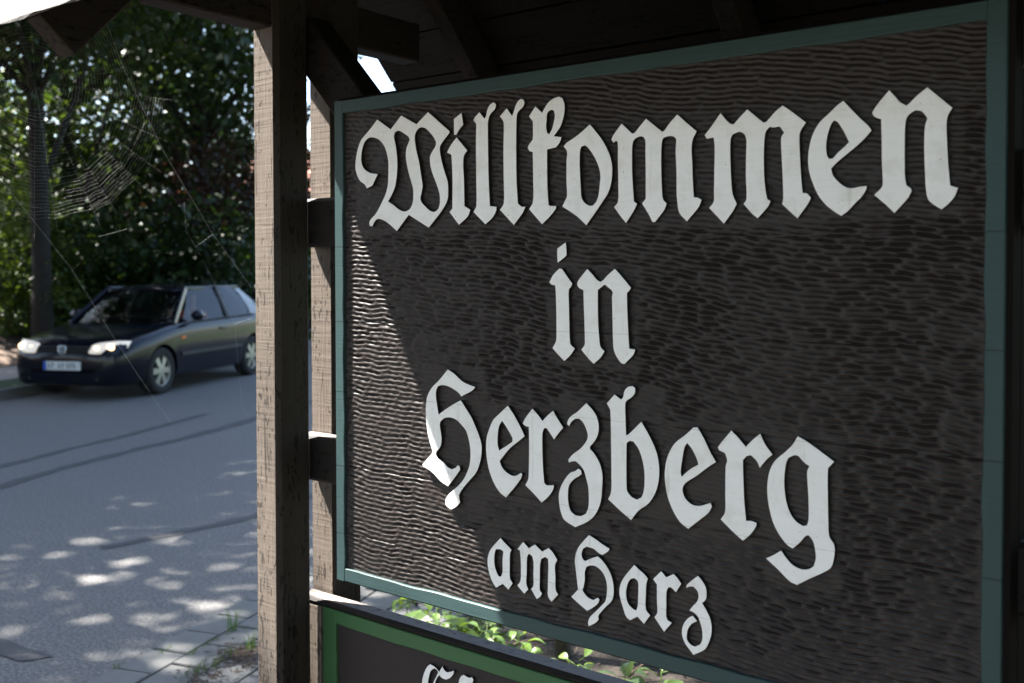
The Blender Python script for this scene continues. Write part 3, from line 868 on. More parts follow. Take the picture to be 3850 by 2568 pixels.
for (i, a, r0), (j, b, r1) in zip(spiral[:-1], spiral[1:]):
    if r0 > lens_[i] or r1 > lens_[j] or rw.random() < 0.03: continue
    p, q = wp(a, r0), wp(b, r1)
    mid = p.lerp(q, .5) + (hub - p.lerp(q, .5)).normalized() * 0.0015 * (r0 / .2)
    thread([p, mid, q], 0.000044 if rw.random() > .10 else 0.00009)
me = mesh_from('capture_spiral', [p - hub for p in V], F, M['silk']); obj('capture_spiral', me, web)
V, F = [], []
def line(*uv, r=0.00016):
    thread([onX(u, v, WX) for u, v in uv], r * .45)
line((395, 70), (460, 245), (610, 560), (692, 700), (800, 880), (944, 1079), r=0.0002)
line((-40, 610), (23, 700), (268, 1010), (425, 1265), (494, 1372), (600, 1530), (650, 1600))
line((692, 760), (700, 870), (740, 935), (882, 1217), (910, 1530), (935, 1570), r=0.00012)
line((882, 1217), (950, 1195), r=0.00012); line((740, 925), (801, 880), r=0.00012)
line((320, 970), (272, 1015), r=0.00016); line((370, 890), (480, 860), r=0.00010)
line((330, 790), (420, 730), (545, 460), (500, 300), (395, 130), r=0.00014)
line((300, 700), (180, 790), (60, 760), r=0.00014)
me = mesh_from('anchor_threads', [p - hub for p in V], F, M['silk']); obj('anchor_threads', me, web)
# ------------------------------------------------------------------ vegetation
def leaf_mat(name, c0, c1, trans=0.45, gloss=0.45, scale=1.2):
    m, nt, b = mat_new(name)
    n = noise(nt, coords(nt), scale, 3, 0.6)
    c = mixc(nt, n, c0, c1)
    nt.links.new(c, b.inputs['Base Color'])
    b.inputs['Roughness'].default_value = gloss
    b.inputs['Specular IOR Level'].default_value = 0.4
    tr = N(nt, 'ShaderNodeBsdfTranslucent')
    nt.links.new(mixc(nt, 1.0, c, (1.5, 1.35, 0.55), 'MULTIPLY'), tr.inputs['Color'])
    mx = N(nt, 'ShaderNodeMixShader'); mx.inputs[0].default_value = trans
    nt.links.new(b.outputs[0], mx.inputs[1]); nt.links.new(tr.outputs[0], mx.inputs[2])
    nt.links.new(mx.outputs[0], nt.nodes['Material Output'].inputs['Surface'])
    return m
M['leaf_dark'] = leaf_mat('beech_leaf', (0.009, 0.021, 0.006), (0.026, 0.050, 0.012), 0.34)
M['leaf_mid'] = leaf_mat('maple_leaf', (0.010, 0.024, 0.006), (0.032, 0.060, 0.013), 0.40)
M['leaf_red'] = leaf_mat('purple_leaf', (0.020, 0.010, 0.010), (0.048, 0.022, 0.021), 0.40)
M['leaf_sun'] = leaf_mat('hazel_leaf', (0.034, 0.064, 0.011), (0.075, 0.115, 0.024), 0.45)
M['leaf_low'] = leaf_mat('balsam_leaf', (0.070, 0.135, 0.026), (0.140, 0.215, 0.050), 0.4, 0.4, 30)
M['bark'] = flat_mat('grey_bark', (0.020, 0.017, 0.014), 0.9, bumps=(14, 0.05), var=0.4, vscale=6)

def leaves_mesh(name, pts, sizes, mat, seed, flat=0.55):
    """one small folded leaf (two triangles) per point"""
    r = np.random.default_rng(seed)
    n = len(pts)
    az = r.uniform(0, 2 * np.pi, n); tilt = r.normal(0.0, flat, n); rollv = r.normal(0, flat, n)
    d = np.stack([np.cos(az) * np.cos(tilt), np.sin(az) * np.cos(tilt), np.sin(tilt) - .25], -1)
    d /= np.linalg.norm(d, axis=1)[:, None]
    up = np.stack([np.sin(rollv) * -np.sin(az), np.sin(rollv) * np.cos(az), np.cos(rollv)], -1)
    s = np.cross(d, up); s /= np.linalg.norm(s, axis=1)[:, None] + 1e-9
    nn = np.cross(s, d)
    L = sizes[:, None]
    p = np.asarray(pts)
    v0 = p - d * L * .5; v1 = p + s * L * .36 + nn * L * .10; v2 = p + d * L * .5; v3 = p - s * L * .36 + nn * L * .10
    co = np.stack([v0, v1, v2, v3], 1).reshape(-1, 3).astype(np.float32)
    b = np.arange(n, dtype=np.int32)[:, None] * 4
    tri = np.concatenate([b + [0, 1, 2], b + [0, 2, 3]], 1).reshape(-1).astype(np.int32)
    me = bpy.data.meshes.new(name)
    me.vertices.add(len(co)); me.vertices.foreach_set('co', co.ravel())
    me.loops.add(len(tri)); me.loops.foreach_set('vertex_index', tri)
    nf_ = len(tri) // 3
    me.polygons.add(nf_); me.polygons.foreach_set('loop_start', np.arange(0, len(tri), 3, dtype=np.int32))
    me.polygons.foreach_set('loop_total', np.full(nf_, 3, dtype=np.int32))
    me.materials.append(mat); me.update()
    return me

def crown_points(r, nclump, per, rx, rz, zc, spread, hollow=0.35):
    out = []
    cs = []
    for i in range(nclump):
        while True:
            q = r.uniform(-1, 1, 3)
            k = np.linalg.norm(q)
            if hollow < k < 1: break
        c = q * np.array([rx, rx, rz]); c[2] += zc
        c[:2] *= 1.0 + 0.15 * r.normal()
        cs.append(c)
        m = int(per * r.uniform(.5, 1.5))
        g = r.normal(0, 1, (m, 3)) * np.array([spread, spread, spread * .5])
        out.append(c + g)
    return np.concatenate(out), cs

def make_tree(name, seed, height, rx, rz, zc, mat, nclump, per, leaf, trunk_r, lean=(0, 0), spread=.55):
    r = np.random.default_rng(seed); rr = random.Random(seed)
    root = empty(name)
    V, F = [], []
    path = []; rad = []
    n = 9
    for i in range(n):
        t = i / (n - 1)
        path.append(Vector((lean[0] * t * height + .12 * math.sin(3 * t + seed), lean[1] * t * height + .10 * math.cos(4 * t + seed) - .10, t * height * .82 - .3)))
        rad.append(trunk_r * (1.25 if i == 0 else 1) * (1 - .72 * t))
    add_tube(V, F, path, rad, 10)
    pts, cs = crown_points(r, nclump, per, rx, rz, zc, spread)
    top = path[-1]
    off = np.array([lean[0] * zc * .8, lean[1] * zc * .8, 0])
    pts = pts + off
    for c in cs[::max(1, len(cs) // 26)]:
        c = Vector(c + off)
        k = min(n - 2, max(2, int((c.z * .72) / (height * .82) * (n - 1))))
        a = path[k]
        mid = a.lerp(c, .55) + Vector((rr.uniform(-.3, .3), rr.uniform(-.3, .3), rr.uniform(.0, .5)))
        add_tube(V, F, [a, mid, c], [rad[k] * .5, rad[k] * .28, .015], 5)
    obj('trunk', mesh_from('trunk', V, F, M['bark'], True), root)
    sizes = leaf * r.uniform(.6, 1.35, len(pts))
    obj('crown', leaves_mesh('crown', pts, sizes, mat, seed + 50), root)
    return root

def copy_tree(root, loc, rz, scale):
    c = root.copy(); COL.objects.link(c)
    c.location = loc; c.rotation_euler = (0, 0, rz); c.scale = (scale,) * 3
    for ch in root.children:
        k = ch.copy(); COL.objects.link(k); k.parent = c
    return c

def bank_z(p):
    """height of the ground beyond the road"""
    best = 1e9; zz = 0
    for i in range(len(far) - 1):
        a, b = far[i], far[i + 1]
        d = (b - a); L = d.length; d = d / L
        t = max(0, min(L, (Vector((p.x, p.y, 0)) - a).dot(d)))
        q = a + d * t
        off = (Vector((p.x, p.y, 0)) - q)
        if off.length < best:
            best = off.length; side = off.dot(Vector((-d.y, d.x, 0)))
            zz = 0 if side < 0.75 else (0.13 if side < 2.0 else 0.13 + (min(side, 40) - 2.0) / 38 * 6.87)
    return zz

protos = [
 make_tree('beech_tree', 11, 15, 4.3, 5.0, 9.6, M['leaf_dark'], 200, 95, .19, .17),
 make_tree('maple_tree', 12, 13, 4.0, 4.6, 7.8, M['leaf_mid'], 140, 95, .19, .20, (.02, .01)),
 make_tree('slender_beech_tree', 13, 16, 3.2, 6.0, 9.2, M['leaf_dark'], 130, 95, .18, .20, (-.02, .02)),
]
names = ['beech_tree', 'maple_tree', 'slender_beech_tree']
# (right, forward, kind, scale, label)
TREES = [
 (-12.3, 32.0, 1, .95, 'maple standing deep in the wood behind the left trunk'),
 (-8.15, 17.0, 0, 1.05, 'thick dark beech trunk nearest the left edge, behind the car bonnet'),
 (-9.6, 22.0, 1, 1.0, 'maple with sunlit yellow green leaves at the far left edge of the wood'),
 (-9.2, 27.0, 0, 1.0, 'beech above the car roof in the second row of the wood'),
 (-7.15, 23.0, 2, .95, 'slender dark trunk rising behind the car roof'),
]
SHADE = [(-13.2, -0.1, 0, 1.0, 'roadside beech left of the view whose crown shades the near road'), (-17.8, 5.0, 1, 1.0, 'roadside maple left of the view whose crown shades the far lane'), (-20.5, -1.0, 0, 1.3, 'tall beech left of the view at the edge of the wood'), (-15.9, -2.1, 1, .85, 'roadside maple left of the view beside the beech'), (-18.2, 0.4, 2, 1.05, 'second roadside tree left of the view, behind the beech'), (5.6, 7.6, 1, .95, 'unseen maple added behind the shelter to darken the surroundings, hidden by the sign'), (4.4, 17.5, 0, .95, 'unseen beech added behind the shelter to darken the surroundings, hidden by the sign'), (11.0, 12.0, 2, 1.0, 'unseen slender tree added behind the shelter to darken the surroundings, hidden by the sign'), (-11.8, -7.6, 1, .95, 'unseen maple added left of the camera to shade the forecourt'), (-8.5, -13.0, 0, .95, 'unseen beech added far behind the camera, left, to block low sky light'), (-2.0, -12.0, 1, 1.0, 'unseen maple added far behind the camera to block low sky light'), (3.5, -11.0, 2, 1.0, 'unseen slender tree added far behind the camera, right, to block low sky light'), (-14.5, -12.0, 2, 1.0, 'unseen slender tree added behind the camera at the road to block low sky light'), (9.0, -6.5, 1, 1.0, 'unseen maple added right of and behind the camera to block sky light'), (4.6, 1.6, 1, .62, 'unseen maple added right of the shelter to block sky light, beyond the right picture edge'), (3.6, 5.4, 2, .62, 'unseen slender tree added behind the shelter to block sky light, beyond the right picture edge'), (5.2, -2.2, 0, .55, 'unseen beech added right of the camera to block sky light, beyond the right picture edge')]  # left-of-view trees shade the road; all others are added, unseen light blockers
used = [False] * 3
rt = random.Random(21)
def plant_tree(k, loc, s, label):
    loc = Vector(loc)
    rz = rt.uniform(0, 6.28)
    if not used[k]:
        used[k] = True; t = protos[k]
        t.location = loc; t.rotation_euler = (0, 0, rz); t.scale = (s,) * 3
    else:
        t = copy_tree(protos[k], loc, rz, s)
    tag(t, label, 'tree', 'trees of the wood across the road')
    return t
for r_, f_, k, s, lab in TREES:
    p = c2w(r_, f_); p.z = bank_z(p) if x < -10 and y > -5 else 0
    plant_tree(k, p, s, lab)
for x, y, k, s, lab in SHADE:
    p = Vector((x, y, 0)); p.z = bank_z(p) if x < -10 and y > -5 else 0
    plant_tree(k, p, s, lab)

# purple-leaved tree and understorey shrubs
def make_shrub(name, seed, rx, rz, zc, mat, nclump, per, leaf, spread=.25, stems=6, sr=.02):
    r = np.random.default_rng(seed); rr = random.Random(seed)
    root = empty(name)
    pts, cs = crown_points(r, nclump, per, rx, rz, zc, spread, .15)
    pts[:, 2] = np.maximum(pts[:, 2], .03)
    V, F = [], []
    for i in range(stems):
        c = Vector(cs[i * len(cs) // stems])
        b = Vector((rr.uniform(-.15, .15) * rx, rr.uniform(-.15, .15) * rx, -.1))
        add_tube(V, F, [b, b.lerp(c, .5) + Vector((rr.uniform(-.1, .1), rr.uniform(-.1, .1), .1)), c], [sr, sr * .7, sr * .25], 5)
    obj('stem', mesh_from('stem', V, F, M['bark'], True), root)
    obj('foliage', leaves_mesh('foliage', pts, leaf * r.uniform(.6, 1.3, len(pts)), mat, seed + 9), root)
    return root
def put(root, loc, label, cat, group=None, rz=0, s=1):
    root.location = loc; root.rotation_euler = (0, 0, rz); root.scale = (s,) * 3
    tag(root, label, cat, group)
    return root
p = c2w(-6.45, 21.0); p.z = bank_z(p)
put(make_shrub('purple_leaved_tree', 31, 1.2, 1.3, 2.9, M['leaf_red'], 26, 45, .15, .3, 9, .05), p, 'small purple leaved tree showing pinkish leaves behind the car', 'tree')
p = c2w(-6.5, 26.5); p.z = bank_z(p)
put(make_shrub('purple_leaved_tree', 32, 1.8, 2.3, 4.2, M['leaf_red'], 50, 60, .16, .3, 9, .05), p, 'purple leaved tree glimpsed beside the wooden post', 'tree')
sh0 = make_shrub('understorey_shrub', 33, 2.0, 1.3, 1.25, M['leaf_dark'], 80, 70, .15, .35, 10, .025)
sh1 = make_shrub('hazel_shrub', 34, 1.5, 1.5, 1.5, M['leaf_sun'], 60, 70, .13, .30, 9, .022)
first = {0: True, 1: True}
SHRUBS = [(-7.9, 19.5, 0, 1.0, 'dark bush on the bank behind the car bonnet'), (-6.3, 20.5, 0, 1.15, 'dark bush on the bank behind the car windscreen'),

 (-9.6, 26.0, 0, 1.7, 'large dark bush filling the gap deep in the wood'), (-12.4, 25.0, 0, 1.7, 'large dark bush deep in the wood at the left'), (-6.7, 29.0, 0, 1.8, 'large dark bush deep in the wood behind the car'),
 (-9.0, 18.3, 1, .95, 'sunlit yellow green hazel left of the thick trunk'), (-8.6, 17.9, 1, .6, 'small sunlit hazel sprouting beside the thick trunk'), (-10.9, 22.0, 1, 1.5, 'tall sunlit hazel at the left edge of the wood')]
for r_, f_, k, s, lab in SHRUBS:
    p = c2w(r_, f_); p.z = bank_z(p)
    src = (sh0, sh1)[k]
    if first[k]: first[k] = False; o = src
    else: o = copy_tree(src, p, 0, s)
    put(o, p, lab, 'shrub', 'shrubs of the wood across the road', rt.uniform(0, 6.28), s)
# bright bush and house seen through the slit between the posts
p = c2w(-6.35, 31.0); p.z = bank_z(p) - .2
put(make_shrub('garden_bush', 36, 1.0, 0.8, 0.9, M['leaf_sun'], 40, 70, .13, .2), c2w(-5.0, 24.2, .3), 'bright yellow green bush glimpsed between the two posts', 'shrub')
# bush behind the right end of the sign
put(make_shrub('leafy_bush', 38, .8, .75, .95, M['leaf_mid'], 60, 60, .075, .16, 7, .012), c2w(2.75, 4.3, 0), 'leafy green bush behind the right edge of the sign', 'shrub')
put(make_shrub('leafy_bush', 39, .9, .9, 1.6, M['leaf_mid'], 60, 60, .085, .18, 7, .012), c2w(3.6, 5.4, 0), 'taller bush behind the right edge of the sign', 'shrub')

put(make_shrub('blocker_bush', 41, 1.0, 1.1, 1.2, M['leaf_dark'], 70, 70, .08, .2, 8, .015), (1.3, .3, 0), 'unseen dark privet bush added right of the shelter to block light, beyond the right picture edge', 'shrub')  # both privets are added out of view to keep light off the post sides
put(make_shrub('blocker_bush', 42, 1.2, 1.3, 1.4, M['leaf_dark'], 80, 70, .08, .2, 8, .015), (2.2, -1.4, 0), 'larger unseen privet bush added right of the camera to block light, beyond the right picture edge', 'shrub')
# ------------------------------------------------------------------ house far behind
M['plaster'] = flat_mat('pale_plaster', (0.52, 0.47, 0.42), 0.9, var=0.1, vscale=3)
M['white_trim'] = flat_mat('white_trim', (0.78, 0.78, 0.78), 0.5)
M['tile'] = flat_mat('red_roof_tile', (0.22, 0.09, 0.06), 0.8, bumps=(6, 0.03), var=0.3, vscale=4)
M['pane'] = flat_mat('window_glass', (0.03, 0.035, 0.04), 0.08, 0.6)
house = empty('house', c2w(-10.0, 52.0, 0), YAW)
tag(house, 'pale plastered house glimpsed far off between the two posts', 'house')
box('wall', -4, 4, 0, 8, 0, 5.4, M['plaster'], house)
bm = bmesh.new()
vv = [bm.verts.new(q) for q in ((-4.5, -.5, 5.42), (4.5, -.5, 5.42), (4.5, 8.5, 5.42), (-4.5, 8.5, 5.42), (-4.5, 4, 8.4), (4.5, 4, 8.4))]
for f_ in ((0, 1, 5, 4), (2, 3, 4, 5), (0, 4, 3), (1, 2, 5), (0, 3, 2, 1)): bm.faces.new([vv[i] for i in f_])
bm_obj('roof', bm, M['tile'], house)
box('gutter', -4.5, 4.5, -.62, -.5, 5.36, 5.50, M['white_trim'], house)
for i in range(3):
    for z in (1.2, 3.7):
        x = -2.9 + i * 2.4
        wn = box('window', x - .5, x + .5, -.05, .05, z, z + 1.3, M['white_trim'], house)
        box('pane', x - .42, x + .42, -.065, -.045, z + .08, z + 1.22, M['pane'], wn)

# ------------------------------------------------------------------ small things on the ground
# stake behind the boards
V, F = [], []
add_tube(V, F, [(0, 0, -.2), (0.005, 0, .5), (.012, .004, 1.02), (.012, .004, 1.05)], [.034, .033, .031, .022], 14)
M['stake'] = sawn_wood('grey_stake', (0.10, 0.088, 0.070), (0.17, 0.150, 0.120), 'z')
st = obj('stake', mesh_from('stake', V, F, M['stake'], True), None, (-2.36, 1.86, 0)); tag(st, 'round weathered wooden stake in the planted bed behind the boards', 'stake')

# leafy plants in the bed
def leaf_piece(L, W):
    V, F = [], []
    n = 7
    for i in range(n + 1):
        t = i / n
        wdt = W * math.sin(math.pi * t ** .8) * .5 + .0005
        z = .12 * L * math.sin(math.pi * t) - .18 * L * t * t
        V += [(t * L, -wdt, z + wdt * .25), (t * L, 0, z), (t * L, wdt, z + wdt * .25)]
        if i:
            a = 3 * (i - 1)
            F += [(a, a + 3, a + 4, a + 1), (a + 1, a + 4, a + 5, a + 2)]
    return mesh_from('leaf', V, F, M['leaf_low'], True)
LP = [leaf_piece(.10, .055), leaf_piece(.075, .046), leaf_piece(.12, .050)]
PLANTS = [(-3.02, 1.62, .30, 9), (-2.86, 1.50, .26, 9), (-2.62, 1.42, .24, 12), (-2.50, 1.52, .30, 14), (-2.40, 1.40, .26, 12), (-2.72, 1.70, .28, 11), (-2.28, 1.48, .20, 10), (-2.10, 1.60, .14, 7),
          (-1.95, 1.42, .17, 7), (-1.80, 1.45, .22, 9), (-1.62, 1.38, .22, 9), (-1.45, 1.40, .20, 9), (-2.56, 1.95, .22, 10), (-2.02, 2.0, .22, 9), (-1.3, 1.6, .25, 10), (-3.3, 1.95, .30, 9)]
rp = random.Random(77)
extra = [(-2.70, 1.46, .26, 13), (-2.58, 1.56, .24, 14), (-2.46, 1.44, .22, 14), (-2.36, 1.55, .22, 12), (-2.92, 1.72, .34, 10), (-2.18, 1.40, .18, 10), (-1.72, 1.55, .22, 10), (-2.8, 1.95, .22, 10)]
PLANTS += extra
WHERE = ['beside the paving left of the stake', 'under the lit corner of the board', 'left of the bright leaf cluster', 'in the bright leaf cluster left of the stake', 'at the right of the bright leaf cluster', 'behind the bright leaf cluster', 'just in front of the stake', 'right of the stake, low and sparse',
         'in the gap right of the stake', 'under the z of Harz', 'near the lower right end of the gap', 'at the far right end of the gap', 'behind and left of the stake', 'behind and right of the stake', 'hidden mostly behind the lower board', 'near the foot of the rear post', 'at the left end of the bright leaf cluster', 'in the middle of the bright leaf cluster', 'low in the bright leaf cluster', 'between leaf cluster and stake', 'with a tall stem left of the leaf cluster', 'right of the stake beside the lower board', 'among the sparse leaves at the right', 'behind the tall stemmed plant']
for (x, y, h, n), wh in zip(PLANTS, WHERE):
    pl = empty('leafy_plant', (x, y, 0)); tag(pl, 'small green leafy plant ' + wh, 'plant', 'plants in the bed behind the boards')
    V, F = [], []
    add_tube(V, F, [(0, 0, -.02), (rp.uniform(-.02, .02), rp.uniform(-.02, .02), h * .5), (rp.uniform(-.04, .04), rp.uniform(-.04, .04), h)], [.003, .0025, .0015], 5)
    tips = []
    for i in range(n):
        t = .35 + .65 * i / n
        a = i * 2.4 + rp.uniform(-.5, .5)
        b0 = Vector((0, 0, h * t)); L = rp.uniform(.02, .06)
        b1 = b0 + Vector((math.cos(a) * L, math.sin(a) * L, rp.uniform(.0, .03)))
        add_tube(V, F, [b0, b1], [.0016, .0012], 4)
        tips.append((b1, a))
    obj('stem', mesh_from('stem', V, F, M['leaf_low'], True), pl)
    for b1, a in tips:
        lf_ = obj('leaf', LP[rp.randrange(3)], pl, b1, (rp.uniform(-.5, .5), rp.uniform(-.45, .35), a + rp.uniform(-.3, .3)))
        lf_.scale = (rp.uniform(.55, 1.05),) * 3

# grass tufts in the joints
M['blade'] = leaf_mat('grass_blade', (0.060, 0.130, 0.022), (0.120, 0.210, 0.045), .35, .5, 40)
def tuft(n, h, spread, seed):
    r = random.Random(seed); V, F = [], []
    for i in range(n):
        a = r.uniform(0, 6.28); b = Vector((r.gauss(0, spread), r.gauss(0, spread * .4), 0)); hh = h * r.uniform(.4, 1.2)
        d = Vector((math.cos(a), math.sin(a), 0)); w_ = r.uniform(.001, .002); s = Vector((-d.y, d.x, 0)) * w_
        m_ = b + d * hh * .25 + Vector((0, 0, hh * .6)); e = b + d * hh * .6 + Vector((0, 0, hh * .95))
        k = len(V); V += [b - s, b + s, m_ + s * .7, m_ - s * .7, e]
        F += [(k, k + 1, k + 2, k + 3), (k + 3, k + 2, k + 4)]
    return mesh_from('grass_tuft', V, F, M['blade'])
z3 = lambda x, y: board_ground(x / 1.62, 1600 + y / 1.62)
def board_ground(u, v):
    x, z = board(u, v, 0.0)
    k = 1.6 / (1.6 - z)
    return x * k, -1.5 + 1.5 * k
TUFTS = [(1415, 1265, 26, .11, .020, 'grass tuft in the paving joint closest to the post'), (1285, 1338, 18, .035, .030, 'short grass in the joint left of the tall tuft'), (1160, 1408, 18, .035, .025, 'short grass at the middle paving joint'),
         (1000, 1385, 12, .025, .018, 'tiny grass sprouts in a cross joint'), (712, 1490, 12, .03, .012, 'tiny grass sprouts at the road edge'), (1170, 1525, 24, .045, .040, 'grass creeping over the lower paving joint'),
         (1300, 1490, 20, .06, .03, 'grass blades beside the bark litter'), (1390, 1425, 22, .05, .03, 'grass growing through the bark litter'), (1530, 1380, 26, .12, .02, 'taller grass tuft right against the post')]
for i, (x, y, n, h, s, lab) in enumerate(TUFTS):
    gx, gy = z3(x, y)
    t = obj('grass_tuft', tuft(n, h, s, i), None, (gx, gy, .004), (0, 0, ang)); tag(t, lab, 'grass tuft', 'grass tufts in the paving joints')
# bark and leaf litter lying about (nobody could count it)
V, F = [], []
rl_ = random.Random(9)
M['chips'] = flat_mat('bark_chips', (0.075, 0.054, 0.040), 0.9, var=0.6, vscale=30)
def chip(x, y, z, L, W):
    a = rl_.uniform(0, 6.28); p = rl_.uniform(-.4, .4)
    d = Vector((math.cos(a) * math.cos(p), math.sin(a) * math.cos(p), math.sin(p))) * L / 2
    s = Vector((-math.sin(a), math.cos(a), rl_.uniform(-.4, .4))) * W / 2
    c = Vector((x, y, z + abs(d.z))); k = len(V); h = Vector((0, 0, .002))
    V.extend([c - d - s, c + d - s * .7, c + d + s * .7, c - d + s, c + h]); F.extend([(k, k + 1, k + 4), (k + 1, k + 2, k + 4), (k + 2, k + 3, k + 4), (k + 3, k, k + 4), (k + 3, k + 2, k + 1, k)])
for i in range(420):
    x, y = z3(1480 + rl_.gauss(0, 90), 1420 + rl_.gauss(0, 40)); chip(x, y, .012, rl_.uniform(.008, .04), rl_.uniform(.003, .008))
for i in range(160):
    x, y = z3(1260 + rl_.gauss(0, 90), 1540 + rl_.gauss(0, 30)); chip(x, y, .012, rl_.uniform(.006, .025), rl_.uniform(.003, .007))
for i in range(2200):
    c = E0 + D1 * rl_.uniform(-.5, 4.2) + P1 * rl_.uniform(.9, 3.2); chip(c.x, c.y, .012, rl_.uniform(.01, .06), rl_.uniform(.003, .012))
o = obj('bark_litter', mesh_from('bark_litter', V, F, M['chips'])); tag(o, 'brown bark and leaf litter on paving and bed', 'litter', kind='stuff')
# a fallen branch on the slabs behind the post, twigs among the plants
def stick(name, pts, r0, r1, label, mat):
    V, F = [], []
    n = len(pts)
    add_tube(V, F, pts, [r0 + (r1 - r0) * i / (n - 1) for i in range(n)], 7)
    o = obj(name, mesh_from(name, V, F, mat, True)); tag(o, label, 'branch'); return o
gx, gy = board_ground(1480, 2255)
stick('fallen_branch', [(gx - .22, gy + .02, .03), (gx - .05, gy + .05, .05), (gx + .08, gy + .03, .04), (gx + .2, gy - .05, .03)], .016, .008, 'dark crooked branch lying on the slabs behind the rear post', M['bark'])
gx, gy = board_ground(1995, 2460)
stick('twig', [(gx - .06, gy - .06, .04), (gx, gy, .06), (gx + .09, gy + .10, .05)], .007, .004, 'pale dry twig leaning among the bright leaves', M['chips'])
gx, gy = board_ground(2440, 2560)
stick('twig', [(gx - .05, gy - .08, .03), (gx, gy, .08), (gx + .05, gy + .05, .15)], .008, .004, 'pale broken twig standing right of the stake', M['chips'])
# grass along the far kerb
V, F = [], []
rg = random.Random(4)
for i in range(5200):
    k = rg.randrange(5, 10); a_ = far[k].lerp(far[k + 1], rg.random()); q = (far[k] - near[k]).normalized()
    b = a_ + q * rg.uniform(.15, .78); b.z = .11
    hh = rg.uniform(.05, .18); an = rg.uniform(0, 6.28); d = Vector((math.cos(an), math.sin(an), 0)); s = Vector((-d.y, d.x, 0)) * .006
    kk = len(V); V += [b - s, b + s, b + d * hh * .5 + Vector((0, 0, hh))]; F.append((kk, kk + 1, kk + 2))
o = obj('verge_grass', mesh_from('verge_grass', V, F, M['blade'])); tag(o, 'grass blades on the verge behind the far kerb', 'grass', kind='stuff')
# ------------------------------------------------------------------ the passing car (origin under the front axle, +x forward, +y its left side)
def car_paint():
    m, nt, b = mat_new('navy_car_paint')
    b.inputs['Base Color'].default_value = (0.0025, 0.0035, 0.009, 1)
    b.inputs['Roughness'].default_value = 0.22
    b.inputs['Coat Weight'].default_value = 0.35
    b.inputs['Specular IOR Level'].default_value = 0.2
    b.inputs['Coat Roughness'].default_value = 0.05
    d = noise(nt, coords(nt), 55, 3, 0.6)
    nt.links.new(math_n(nt, 'ADD', math_n(nt, 'MULTIPLY', d, 0.12), 0.16), b.inputs['Roughness'])
    return m
M['paint'] = car_paint()
M['trim'] = flat_mat('black_trim', (0.012, 0.012, 0.013), 0.55)
M['tyre'] = flat_mat('tyre_rubber', (0.016, 0.016, 0.016), 0.85)
M['alloy'] = flat_mat('alloy_rim', (0.36, 0.35, 0.29), 0.4, metal=0.6)
M['chrome'] = flat_mat('chrome', (0.75, 0.76, 0.78), 0.15, metal=1.0)
M['plate'] = flat_mat('plate_white', (0.62, 0.62, 0.60), 0.4)
M['plate_blue'] = flat_mat('plate_blue', (0.02, 0.08, 0.42), 0.4)
M['plate_ink'] = flat_mat('plate_ink', (0.05, 0.05, 0.055), 0.5)
M['amber'] = flat_mat('amber_lens', (0.75, 0.16, 0.03), 0.2)
M['inside'] = flat_mat('dark_cabin', (0.012, 0.012, 0.013), 0.8)
def glass():
    m, nt, b = mat_new('car_glass')
    for n in list(nt.nodes):
        if n.type == 'BSDF_PRINCIPLED': nt.nodes.remove(n)
    t = N(nt, 'ShaderNodeBsdfTransparent'); t.inputs[0].default_value = (0.55, 0.60, 0.58, 1)
    g = N(nt, 'ShaderNodeBsdfGlossy'); g.inputs['Roughness'].default_value = 0.02
    fr = N(nt, 'ShaderNodeFresnel'); fr.inputs[0].default_value = 1.5
    mx = N(nt, 'ShaderNodeMixShader')
    nt.links.new(fr.outputs[0], mx.inputs[0]); nt.links.new(t.outputs[0], mx.inputs[1]); nt.links.new(g.outputs[0], mx.inputs[2])
    nt.links.new(mx.outputs[0], nt.nodes['Material Output'].inputs['Surface'])
    return m
M['glass'] = glass()
def lamp_mat(name, col, strength):
    m, nt, b = mat_new(name)
    b.inputs['Base Color'].default_value = (0.7, 0.68, 0.62, 1); b.inputs['Roughness'].default_value = 0.15
    b.inputs['Emission Color'].default_value = (*col, 1); b.inputs['Emission Strength'].default_value = strength
    return m
M['lamp'] = lamp_mat('headlight_reflector', (1.0, 0.86, 0.66), 0.045)
M['bulb'] = lamp_mat('headlight_bulb', (1.0, 0.62, 0.28), 0.5)

car = empty('hatchback_car', (-12.374, 5.586, 0.0), math.radians(-64.5))
tag(car, 'dark navy hatchback driving past on the road with its headlights on', 'car')
ST = [(.872, .46, .27, .49, .53), (.864, .56, .23, .555, .60), (.835, .66, .20, .605, .665), (.775, .735, .185, .655, .735), (.66, .785, .18, .70, .775), (.45, .83, .18, .76, .82),
      (.2, .853, .18, .80, .855), (0, .861, .18, .838, .888), (-.3, .866, .18, .888, .930), (-.55, .867, .18, .912, .950), (-.9, .867, .18, .92, .935), (-1.3, .867, .18, .927, .93),
      (-1.8, .867, .18, .935, .94), (-2.2, .866, .18, .945, .95), (-2.6, .858, .19, .955, .96), (-2.95, .84, .21, .965, .97), (-3.15, .805, .24, .96, .97), (-3.25, .75, .28, .92, .94), (-3.29, .66, .33, .84, .86)]
V, F = [], []
def section(w_, zb, zs, zt):
    h = [(0, zb), (w_ * .45, zb), (w_ * .80, zb), (w_ * .94, zb + .04), (w_ * .98, zb + .13), (w_, .5 * (zb + zs)), (w_ * .997, zs - .14), (w_ * .985, zs - .06), (w_ * .955, zs - .01), (w_ * .90, zs + (zt - zs) * .3), (w_ * .6, zs + (zt - zs) * .78), (w_ * .3, zs + (zt - zs) * .95), (0, zt)]
    return h + [(-y, z) for y, z in h[-2:0:-1]]
for x, w_, zb, zs, zt in ST:
    V += [(x, y, z) for y, z in section(w_, zb, zs, zt)]
ns = len(V) // len(ST)
for i in range(len(ST) - 1):
    for j in range(ns):
        k = (j + 1) % ns
        F.append((i * ns + j, i * ns + k, (i + 1) * ns + k, (i + 1) * ns + j))
